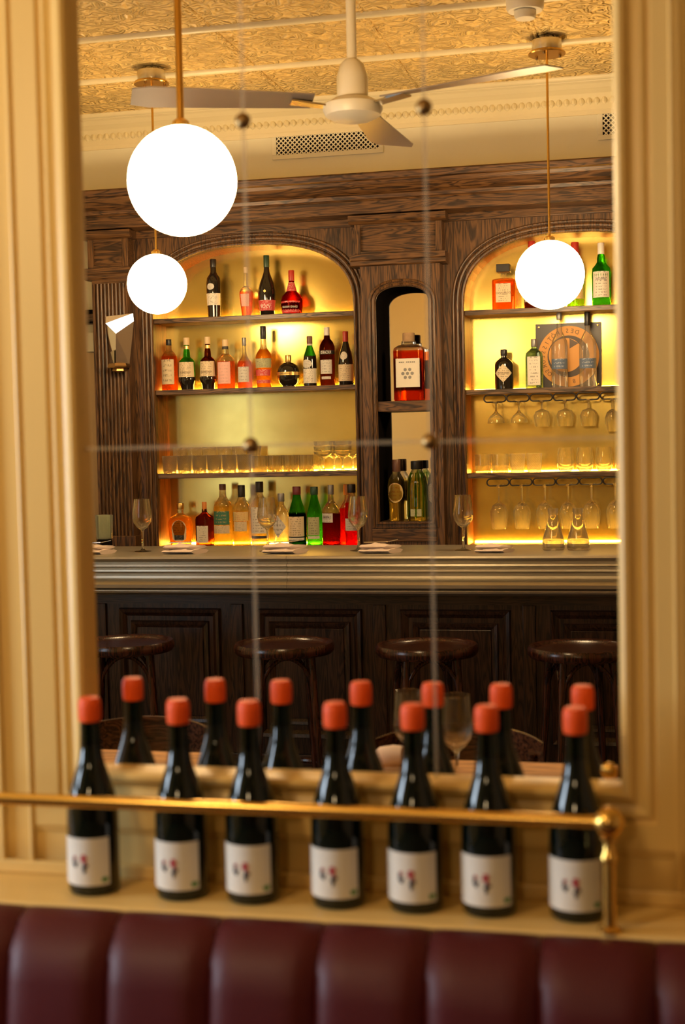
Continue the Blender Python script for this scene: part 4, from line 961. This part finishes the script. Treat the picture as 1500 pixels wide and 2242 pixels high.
bottle('elderflower_bottle', 'tall ribbed pale gold bottle with wide dark stopper in the narrow niche', -1.176, 4.565, NZ0, 0.284, 0.094,
    [(0.96, 0), (1, 0.02), (1, 0.60), (0.90, 0.72), (0.62, 0.82), (0.50, 0.86)], 'pale', 'black', 0.86, capr=0.62, fill=0.74, shape=sq(3.2), seg=24, labels=((0.08, 0.20, 30, 'olive'), (0.24, 0.66, 8, 'blue')), extra=flutes, group='bottles in the narrow niche')
bottle('tequila_bottle', 'slim golden bottle with white oval label at the right of the narrow niche', -1.100, 4.60, NZ0, 0.298, 0.064,
    [(0.90, 0), (1, 0.012), (1, 0.60), (0.82, 0.68), (0.46, 0.77), (0.40, 0.84)], 'pale', 'brown', 0.82, capr=0.50, fill=0.72, labels=((0.28, 0.60, 60, 'white', 0, oval),), group='bottles in the narrow niche')
# ---- right niche, top shelf
GE, GF = 'liquor bottles on the top right shelf', 'bottles on the second right shelf'
bottle('amaretto_bottle', 'square orange-red bottle with black square cap on the top right shelf', -0.757, YBT, ra, 0.220, 0.106,
    [(0.94, 0), (1, 0.012), (1, 0.60), (0.97, 0.645), (0.80, 0.665), (0.26, 0.68), (0.24, 0.80)], 'orange', None, 0.8, fill=0.64, shape=sq(9, 0.6), seg=40, labels=((0.16, 0.56, 33, 'cream'),), texts=(('DISARONNO', 0.36, 0.045, 0.56, 'brown'),), group=GE,
    extra=lambda t, h, R: setattr(MB().box(-0.032, 0.032, -0.032, 0.032, 0.80*h, 0.97*h).build('cap', CAPS['black'], None, bevel=0.003), 'parent', t))
bottle('vodka_bottle', 'bottle with red cap mostly hidden by the glowing globe, nearer the square bottle', -0.625, YBT, ra, 0.315, 0.076, VERM, 'brown', 'red', 0.80, capr=0.44, fill=2, labels=((0.1, 0.4, 60, 'silver'),), group=GE)
bottle('scotch_bottle', 'green bottle with red cap mostly hidden by the glowing globe, nearer the white-capped one', -0.425, YBT, ra, 0.300, 0.078, ROUND, 'lime', 'red', 0.80, capr=0.46, fill=0.30, neck='dkgreen', labels=((0.12, 0.34, 70, 'yellow'),), group=GE)
bottle('scotch_bottle', 'green whisky bottle with white cap and white label on the top right shelf', -0.306, YBT, ra, 0.291, 0.086,
    [(0.94, 0), (1, 0.012), (1, 0.50), (0.94, 0.60), (0.60, 0.66), (0.44, 0.70), (0.44, 0.76), (0.34, 0.82)], 'lime', 'white', 0.82, capr=0.36, fill=0.2, neck='green', labels=((0.13, 0.54, 58, 'white'),), texts=(('LAPHROAIG', 0.42, 0.045, 0.62, 'dark'),), group=GE)
# ---- right niche, second shelf
bottle('apothecary_gin_bottle', 'squat black apothecary bottle with diamond label on the second right shelf', -0.762, YBT, rb, 0.187, 0.087,
    [(0.94, 0), (1, 0.012), (1, 0.62), (0.92, 0.68), (0.60, 0.75), (0.30, 0.80), (0.28, 0.86)], 'black', 'black', 0.84, capr=0.36, fill=2, labels=((0.17, 0.63, 58, 'cream', 0, diamond),), texts=(("HENDRICK'S", 0.40, 0.05, 0.58, 'brown'),), group=GF)
bottle('gin_bottle', 'tall square pale blue bottle with white label beside the round emblem sign', -0.620, YBT, rb, 0.231, 0.080,
    [(0.94, 0), (1, 0.012), (1, 0.64), (0.90, 0.72), (0.50, 0.78), (0.30, 0.81), (0.28, 0.86)], 'blue', 'grey', 0.84, capr=0.36, fill=2, shape=sq(6, 0.75), seg=32, labels=((0.06, 0.64, 37, 'white'),), group=GF)
VOD = [(0.96, 0), (1, 0.012), (1, 0.54), (0.92, 0.62), (0.60, 0.69), (0.32, 0.75), (0.28, 0.86)]
bottle('vodka_bottle', 'tall frosted bottle with grey cap in front of the emblem, left of two', -0.502, YBT, rb, 0.350, 0.076, VOD, 'frost', 'grey', 0.90, capr=0.34, fill=2, labels=((0.245, 0.38, 70, 'blue'),), group=GF)
bottle('vodka_bottle', 'tall frosted bottle with dark cap in front of the emblem, right of two', -0.372, YBT, rb, 0.346, 0.080, VOD, 'frost', 'black', 0.82, capr=0.36, fill=2, labels=((0.245, 0.38, 70, 'blue'),), group=GF)
# ---- emblem sign standing at the back of the shelf
SX, SY, SZ, SW = -0.467, 4.718, rb, 0.305
t = thing('emblem_sign', 'dark square sign with round orange emblem and curved lettering on the right shelf', 'sign', (SX, SY, SZ))
plate = MB().box(SX-SW/2, SX+SW/2, SY-0.004, SY+0.004, SZ, SZ+SW).build('plate', prin('dark_enamel', (0.035, 0.022, 0.018), 0.4), t)
ORG = prin('orange_enamel', (0.72, 0.32, 0.05), 0.5); cz = SZ+SW*0.49
def disc(r, y, name, mat, cx=0.0, cz_=0.0, n=48):
    v = [(SX+cx, y, cz+cz_)]+[(SX+cx+r*math.cos(2*PI*i/n), y, cz+cz_+r*math.sin(2*PI*i/n)) for i in range(n)]
    return MB().add(v, [(0, i+1, (i+1) % n+1) for i in range(n)]).build(name, mat, t)
disc(0.143, SY-0.0046, 'emblem_disc', ORG)
disc(0.098, SY-0.0052, 'emblem_field', prin('brown_enamel', (0.06, 0.035, 0.02), 0.5))
disc(0.080, SY-0.0058, 'emblem_crescent', ORG, -0.012, 0.006)
disc(0.028, SY-0.0064, 'emblem_mark', prin('brown_enamel_mark', (0.10, 0.055, 0.03), 0.5), 0.02, 0.06, 3)
for sx in (-1, 1):
    for sz_ in (-1, 1):
        m = MB().lathe([(0.005, 0), (0.004, 0.003), (0, 0.0035)], 10)
        MB().add([(SX+sx*0.138+a, SY-0.0041-c, SZ+SW/2+sz_*0.138+b) for a, b, c in m.v], m.f).build('screw', 'brass', t)
def arc_text(txt, r, start, step, h):
    """mirror-written letters round the emblem: reading order runs from right to left"""
    for i, ch in enumerate(txt):
        if ch == ' ': continue
        g = text_patch(ch, 0, 0, h, flat=True)
        a = start+step*i; ca, sa = math.cos(a-PI/2), math.sin(a-PI/2)
        xs = [v[0] for v in g.v]; cx_ = (min(xs)+max(xs))/2
        MB().add([(SX+r*math.cos(a)+(v[0]-cx_)*ca-v[2]*sa, SY-0.0054, cz+r*math.sin(a)+(v[0]-cx_)*sa+v[2]*ca) for v in g.v], g.f).build('letter', INK['brown'], plate)
arc_text('DES R\u00d4TISSEURS', 0.120, math.radians(70), math.radians(11.0), 0.021)
arc_text('O', 0.120, math.radians(222), 0, 0.021); arc_text('8', 0.120, math.radians(282), 0, 0.021)

# ================================================================== GLASSWARE ON THE SHELVES
def glass_thing(name, prof, loc, label, cat, group, mat='clear_glow', seg=20, flip=False, share={}):
    k = (name, tuple(prof), mat if isinstance(mat, str) else tuple(mat), seg)
    if k in share: o = share[k].copy(); col.objects.link(o)
    else:
        o = MB().lathe(prof, seg, caps=False, mats=(lambda z: 1 if z < prof_base[0] else 0) if isinstance(mat, (list, tuple)) else None).build(name, mat, None, smooth=True if seg > 14 else 20); share[k] = o
    o.location = loc; o.rotation_euler = (PI if flip else 0, 0, 0)
    return tag(o, label, cat, group)
prof_base = [0.03]
def tumbler(h, r, base, r0=None):
    r0 = r0 or r*0.86
    return [(0.0, 0.001), (r0*0.95, 0.0), (r0, 0.003), (r0+(r-r0)*base/h, base*0.98), (r0+(r-r0)*base/h, base+0.0005), (r, h), (r-0.002, h), (r0+(r-r0)*base/h-0.0025, base+0.001), (0.0, base)]
prof_base[0] = 0.014
CUTP = tumbler(0.088, 0.037, 0.014); RK = tumbler(0.080, 0.038, 0.026, 0.036)
LT = ('cut crystal tumbler in the front row on the third left shelf', 'cut crystal tumblers on the third left shelf')
for k in range(6):
    glass_thing('cut_tumbler', CUTP, (-2.425+0.0775*k, 4.595, zc_), 'cut crystal tumbler in the front row on the third left shelf, %s from the left' % ORD[k], 'glass', LT[1], 'cut')
for k in range(6):
    glass_thing('cut_tumbler', tumbler(0.128, 0.036, 0.014), (-2.40+0.0775*k, 4.682, zc_), 'taller cut glass behind the tumblers on the third left shelf, %s from the left' % ORD[k], 'glass', 'tall cut glasses behind the tumblers', 'cut')
for k in range(4):
    prof_base[0] = 0.026
    glass_thing('rocks_glass', RK, (-1.962+0.0785*k, 4.60, zc_), 'front rocks glass on the third left shelf, %s after the cut tumblers' % ORD[k], 'glass', 'rocks glasses on the third left shelf', ['clear_glow', 'thick'])
    glass_thing('rocks_glass', RK, (-1.945+0.0785*k, 4.685, zc_), 'rear rocks glass on the third left shelf, %s after the cut tumblers' % ORD[k], 'glass', 'back row of rocks glasses on the third left shelf', ['clear_glow', 'thick'])
def coupe(h, r, bowl):
    s_ = h-bowl
    return [(0.0, 0.0), (r*0.62, 0.0), (r*0.62, 0.002), (r*0.2, 0.006), (0.005, 0.012), (0.0045, s_*0.8), (0.010, s_), (r*0.6, s_+bowl*0.25), (r*0.92, s_+bowl*0.6), (r, h), (r-0.0015, h), (r*0.9, s_+bowl*0.62), (r*0.56, s_+bowl*0.32), (0.0, s_+bowl*0.1)]
CP = coupe(0.095, 0.047, 0.034)
for k, (x, y) in enumerate(((-1.640, 4.60), (-1.545, 4.60), (-1.605, 4.675), (-1.512, 4.68))):
    glass_thing('coupe_glass', CP, (x, y, zc_), ('stemmed coupe in front beside the rocks glasses on the third left shelf', 'stemmed coupe in front at the right end of the third left shelf', 'stemmed coupe in the back row nearer the rocks glasses', 'stemmed coupe in the back row at the very end of the shelf')[k], 'glass', 'coupes on the third left shelf')
for lev in (0, 1):
    for k in range(2):
        p = [(0.0, 0.001), (0.034, 0.0), (0.044, 0.004), (0.047, 0.024), (0.0455, 0.024), (0.042, 0.006), (0.0, 0.004)]
        glass_thing('glass_dish', p, (-1.640+0.095*k, 4.60, zc_+0.0955+0.0252*lev), ('shallow glass dish %s above the coupes, %s' % ('on the upper layer' if lev else 'on the lower layer', 'at the shelf end' if k else 'nearer the rocks glasses')), 'dish', 'upper glass dishes over the coupes' if lev else 'lower glass dishes over the coupes')
# right niche, third shelf
prof_base[0] = 0.026
for k in range(2):
    glass_thing('rocks_glass', tumbler(0.088, 0.040, 0.034, 0.038), (-0.866+0.081*k, 4.61, rc_), 'thick based rocks glass on the third right shelf, %s' % ('beside the cut tumblers' if k else 'at its very end by the column'), 'glass', 'rocks glasses on the third right shelf', ['clear_glow', 'thick'])
for k in range(2):
    glass_thing('cut_tumbler', CUTP, (-0.704+0.079*k, 4.61, rc_), 'cut crystal tumbler on the third right shelf, %s' % ('next to the gap' if k else 'next to the rocks glasses'), 'glass', 'cut tumblers on the third right shelf', 'cut')
STL = [(0.0, 0.002), (0.022, 0.0), (0.032, 0.006), (0.040, 0.03), (0.0415, 0.045), (0.039, 0.075), (0.033, 0.112), (0.0315, 0.112), (0.0375, 0.075), (0.040, 0.045), (0.0385, 0.032), (0.03, 0.012), (0.0, 0.010)]
for k in range(4):
    glass_thing('stemless_glass', STL, (-0.480+0.0885*k, 4.61, rc_), 'stemless wine glass on the third right shelf, %s after the gap' % ORD[k], 'glass', 'stemless glasses on the third right shelf')
# iron racks under the second and third right shelves, with glasses hanging in them
def rack(ztop, centres, label, y=4.565):
    t = thing('glass_rack', label, 'glass rack', (centres[0], y, ztop), 'iron glass racks under the right shelves')
    for cx in centres:
        hw, hh = 0.0515, 0.0160; r = hh; zc0 = ztop-hh-0.0045; pts = []
        gap = 0.009
        pts.append((cx+gap, y, zc0-hh)); pts.append((cx+hw-r, y, zc0-hh))
        for k in range(9):
            a = -PI/2+PI*k/8; pts.append((cx+hw-r+r*math.cos(a), y, zc0+r*math.sin(a)))
        for k in range(9):
            a = PI/2+PI*k/8; pts.append((cx-hw+r+r*math.cos(a), y, zc0+r*math.sin(a)))
        pts.append((cx-hw+r, y, zc0-hh)); pts.append((cx-gap, y, zc0-hh))
        lp = MB().tube(pts, 0.0035, 8).build('loop', 'iron', t, smooth=True)
        for s_ in (-1, 1):
            MB().tube([(cx+s_*gap, y, zc0-hh), (cx+s_*gap, BACK-0.02, zc0-hh)], 0.0022, 6).build('runner', 'iron', lp, smooth=True)
C1 = [-0.800+0.1075*k for k in range(8)]; C2 = [-0.792+0.1075*k for k in range(8)]
rack(rb-0.024, C1, 'black iron rack of loops under the second right shelf'); rack(rc_-0.024, C2, 'black iron rack of loops under the third right shelf')
f1 = rb-0.024-0.0045-0.032+0.003; f2 = rc_-0.024-0.0045-0.032+0.003
CO2 = coupe(0.102, 0.041, 0.050)
def hang(h, r, rim): 
    s_ = h*0.32
    return [(0.0, 0.0), (0.033, 0.0), (0.033, 0.002), (0.012, 0.005), (0.0045, 0.012), (0.0045, s_), (0.012, s_+0.004), (r*0.75, s_+(h-s_)*0.14), (r, s_+(h-s_)*0.40), (r*0.96, s_+(h-s_)*0.6), (rim, h), (rim-0.0014, h), (r*0.96-0.0014, s_+(h-s_)*0.6), (r-0.0014, s_+(h-s_)*0.40), (r*0.72, s_+(h-s_)*0.17), (0.0, s_+0.010)]
U = [(CO2, 'small coupe hanging upside down in the upper rack'), (CO2, 'small coupe hanging upside down in the upper rack'), (hang(0.122, 0.040, 0.034), 'round brandy glass hanging upside down in the upper rack'), (hang(0.122, 0.042, 0.034), 'round brandy glass hanging upside down in the upper rack'), (hang(0.124, 0.041, 0.034), 'round brandy glass hanging upside down in the upper rack'), (hang(0.152, 0.034, 0.024), 'slender sherry glass hanging upside down in the upper rack'), (hang(0.152, 0.034, 0.024), 'slender sherry glass hanging upside down in the upper rack')]
for k, (p, lab) in enumerate(U):
    glass_thing('hanging_glass', p, (C1[k], 4.60, f1), lab+', %s from the left' % ORD[k], 'glass', lab.split(' hanging')[0]+' group of the upper rack', flip=True)
HW = [(0.0, 0.0), (0.035, 0.0), (0.035, 0.002), (0.012, 0.005), (0.0045, 0.012), (0.0042, 0.075), (0.011, 0.082), (0.030, 0.096), (0.0415, 0.122), (0.0425, 0.140), (0.038, 0.175), (0.033, 0.208), (0.0316, 0.208), (0.0366, 0.175), (0.041, 0.140), (0.040, 0.122), (0.028, 0.099), (0.0, 0.087)]
for k in range(7):
    glass_thing('hanging_glass', HW, (C2[k], 4.60, f2), 'long stemmed wine glass hanging upside down in the lower rack, %s from the left' % ORD[k], 'glass', 'wine glasses hanging in the lower rack', flip=True)


# ================================================================== MIRROR FRAME (nearest things)
mir = thing('wall_mirror', 'large wall mirror in cream moulded frame, its glass in panels joined by pale seams', 'mirror', ((MX0+MX1)/2, FRONT, MZ0))
fp = [(0.050, -0.026), (0.016, -0.026), (0.009, -0.030), (0.003, -0.028), (0.0, -0.022), (0.0, 0.022), (0.003, 0.030), (0.008, 0.0345), (0.014, 0.0335), (0.018, 0.029), (0.0195, 0.0255), (0.026, 0.0225), (0.033, 0.0235), (0.038, 0.0265), (0.043, 0.0255), (0.046, 0.0215), (0.0475, 0.0205), (0.050, 0.0215), (0.0525, 0.027), (0.090, 0.028), (0.093, 0.0245), (0.098, 0.0235), (0.102, 0.021)]
def frame_side(name, which):
    m = MB(); v = []
    for s_, h in fp:
        x0, x1, z0, z1 = MX0-s_, MX1+s_, MZ0-s_, MZ1+s_; y = -h
        v += {'L': [(x0, y, z0), (x0, y, z1)], 'R': [(x1, y, z0), (x1, y, z1)], 'B': [(x0, y, z0), (x1, y, z0)], 'T': [(x0, y, z1), (x1, y, z1)]}[which]
    f = [(2*i, 2*i+1, 2*i+3, 2*i+2) for i in range(len(fp)-1)]
    return m.add(v, f).build(name, 'cream', mir, smooth=25)
for w_ in 'LRBT': frame_side('frame_rail', w_)
GY = -0.004
def seam_v(x): box('seam', x-0.003, x+0.003, GY-0.001, GY+0.001, MZ0, MZ1, 'seam', mir)
seam_v(-0.625); seam_v(-0.348)
for a, b in ((MX0, -0.6285), (-0.6215, -0.3515), (-0.3445, MX1)): box('seam', a, b, GY-0.001, GY+0.001, 1.5445, 1.5505, 'seam', mir)
for x, z, mt in ((-0.625, 2.037, 'brass_dark'), (-0.348, 2.037, 'brass_dark'), (-0.625, 1.5475, 'brass_dark'), (-0.348, 1.5475, 'brass_dark'), (-0.092, 1.062, 'brass')):
    m = MB().lathe([(0.0122, 0.0), (0.0122, 0.003), (0.0095, 0.006), (0.004, 0.009), (0.0, 0.0095)], 16)
    MB().add([(x+a, GY-0.0012-c, z+b) for a, b, c in m.v], m.f).build('rosette', mt, mir, smooth=True)

# outer wall mouldings that run from beside the frame down to the ledge, and panel below the mirror
LEDGE = 0.873
for x in (MX0-0.100, MX0-0.150, MX1+0.080, MX1+0.150):
    struct(box('trim_5', x-0.004, x+0.004, FRONT-0.010, FRONT, LEDGE, 2.9, 'cream', None, 0.003), 'thin vertical wall bead beside the mirror frame')
struct(box('trim_6', MX0-0.096, MX1+0.076, FRONT-0.006, FRONT, 0.968, 0.976, 'cream', None, 0.002), 'thin horizontal wall bead under the mirror')
struct(box('baseboard_ledge', XL+0.3, 0.9, FRONT-0.012, FRONT, LEDGE, LEDGE+0.022, 'cream', None, 0.004), 'low cream upstand along the ledge')
lg = box('ledge', -2.4, 0.9, -0.162, FRONT, LEDGE-0.03, LEDGE, 'cream', None, 0.004)
tag(lg, 'cream painted ledge behind the banquette that carries the wine bottles', 'ledge')

# ================================================================== WINE BOTTLES ON THE LEDGE AND THEIR IMAGES
def burgundy():
    return [(0.0, 0.004), (0.030, 0.0), (0.0365, 0.002), (0.0392, 0.006), (0.0392, 0.112), (0.0389, 0.124), (0.0375, 0.138), (0.0347, 0.151), (0.0302, 0.167), (0.0250, 0.182), (0.0206, 0.195), (0.0178, 0.208), (0.0160, 0.226), (0.0151, 0.250), (0.0149, 0.266)]
wb = MB().lathe(burgundy(), 36, caps=False, mats=lambda z: 1 if z > 0.236 else 0).build('body', ['wine_green', 'wine_neck'], None, smooth=True)
wc = MB().lathe([(0.0150, 0.2605), (0.0166, 0.2615), (0.0174, 0.267), (0.0175, 0.284), (0.0168, 0.292), (0.0140, 0.297), (0.0, 0.298)], 28, caps=False).build('wax_cap', 'wax', None, smooth=True)
a0, a1 = math.radians(-76), math.radians(58)
wl = label_patch(0.0392, 0.018, 0.090, a0, a1, n=28).build('label', 'label_white', None, smooth=True)
def blob(ac, zc, w_, h_, n=14, seed=0):
    rnd = random.Random(seed); v = [((0.0392+0.0016)*math.sin(ac), -(0.0392+0.0016)*math.cos(ac), zc)]
    for i in range(n):
        t_ = 2*PI*i/n; k = 1+0.35*rnd.uniform(-1, 1); a = ac+w_*math.cos(t_)*k/0.0392; z = zc+h_*math.sin(t_)*k
        v.append((0.0408*math.sin(a), -0.0408*math.cos(a), z))
    return MB().add(v, [(0, i+1, (i+1) % n+1) for i in range(n)])
wp = []
for mat_, parts in (('ink_dark', ((-0.36, 0.050, 0.0045, 0.004, 1), (-0.42, 0.056, 0.002, 0.006, 2), (0.02, 0.046, 0.003, 0.008, 3), (0.12, 0.049, 0.004, 0.003, 4))),
                    ('ink_red', ((0.0, 0.060, 0.005, 0.005, 5), (-0.36, 0.0605, 0.002, 0.003, 6), (0.05, 0.055, 0.003, 0.005, 7))),
                    ('ink_green', ((0.80, 0.0265, 0.0055, 0.0045, 8),))):
    m = MB()
    for (ac, zc, w_, h_, sd) in parts:
        bl = blob(ac, zc, w_, h_, seed=sd); m.add(bl.v, bl.f)
    wp.append(m.build('label_print', mat_, None))
proto = [wb, wc, wl]
def wine_bottle(x, y, label, image, first):
    t = thing('wine_bottle', label, 'bottle', (x, y, LEDGE), 'wax capped bottles seen in the mirror' if image else 'wax capped bottles on the ledge')
    parts = []
    for o in proto+wp:
        c = o if first else o.copy()
        if not first: col.objects.link(c)
        c.parent = t; parts.append(c)
    for c in parts[3:]: c.parent = parts[2]
    if image: t.rotation_euler = (0, 0, PI)
XS = (-0.866, -0.724, -0.613, -0.482, -0.367, -0.260, -0.135)
for i, x in enumerate(XS):
    wine_bottle(x, -0.0895, 'dark wine bottle with red wax cap standing on the ledge, %s from the left' % ORD[i], False, i == 0)
for i, x in enumerate(XS):
    wine_bottle(x, 0.0895, 'red capped wine bottle seen in the mirror behind the ledge row, %s from the left' % ORD[i], True, False)
# the ledge carries on in the mirror
lg2 = box('ledge', -2.4, 0.9, 0.02, 0.162, LEDGE-0.03, LEDGE, 'cream', None, 0.004)
tag(lg2, 'cream ledge as the mirror shows it, under the second row of bottles', 'ledge')

# ================================================================== BRASS RAIL
rail = thing('brass_rail', 'polished brass gallery rail with ball end along the ledge', 'rail', (-0.088, -0.148, LEDGE))
RZ = 1.0245
MB().tube([(-2.3, -0.148, RZ), (-0.095, -0.148, RZ)], 0.0095, 16).build('bar', 'brass', rail, smooth=True)
for x in (-0.088, -1.7):
    b = MB().lathe([(0.0215*math.sin(PI*k/16), RZ-0.0215*math.cos(PI*k/16)) for k in range(17)], 24, (x, -0.148, 0), caps=False).build('ball', 'brass', rail, smooth=True)
    MB().lathe([(0.016, LEDGE), (0.016, LEDGE+0.004), (0.009, LEDGE+0.008), (0.0085, RZ-0.055), (0.012, RZ-0.052), (0.012, RZ-0.046), (0.008, RZ-0.040), (0.008, RZ-0.026), (0.013, RZ-0.022), (0.013, RZ-0.018)], 18, (x, -0.148, 0)).build('post', 'brass', rail, smooth=True)

# ================================================================== BANQUETTE
bq = thing('banquette', 'burgundy leather banquette with vertical channels below the ledge', 'banquette', (-0.5, -0.4, 0))
PX = [-0.789+0.1525*k for k in range(-6, 12)]
def channel(x0, x1):
    m = MB(); n = 10; v = []
    path = [(-0.166, 0.866, 0.15), (-0.172, 0.8715, 0.4), (-0.19, 0.8735, 0.75), (-0.215, 0.868, 0.9), (-0.238, 0.850, 1.0), (-0.252, 0.825, 1.0), (-0.262, 0.79, 1.0), (-0.275, 0.70, 1.0), (-0.29, 0.58, 1.0), (-0.298, 0.47, 1.0)]
    cx, hw = (x0+x1)/2, (x1-x0)/2-0.0006
    for (y, z, pf) in path:
        for i in range(n+1):
            u = -1+2*i/n; bulge = (1-abs(u)**5.5)
            d = 0.019*pf*bulge; ny = -1.0 if z < 0.83 else -0.45; nz = 0.0 if z < 0.83 else 0.42
            v.append((cx+hw*u, y+0.02*pf+d*ny, z+d*nz-0.010*pf*(nz > 0)))
    f = []
    for i in range(len(path)-1):
        for k in range(n): f.append((i*(n+1)+k, i*(n+1)+k+1, (i+1)*(n+1)+k+1, (i+1)*(n+1)+k))
    return m.add(v, f).build('channel', 'leather', bq, smooth=70)
for a, b in zip(PX, PX[1:]): channel(a, b)
box('back_board', PX[0], PX[-1], -0.20, -0.164, 0.05, 0.845, 'dark_x', bq)
box('seat_cushion', PX[0], PX[-1], -0.78, -0.30, 0.34, 0.465, 'leather', bq, bevel=0.03)
box('base', PX[0], PX[-1], -0.72, -0.20, 0.0, 0.34, 'dark_x', bq)
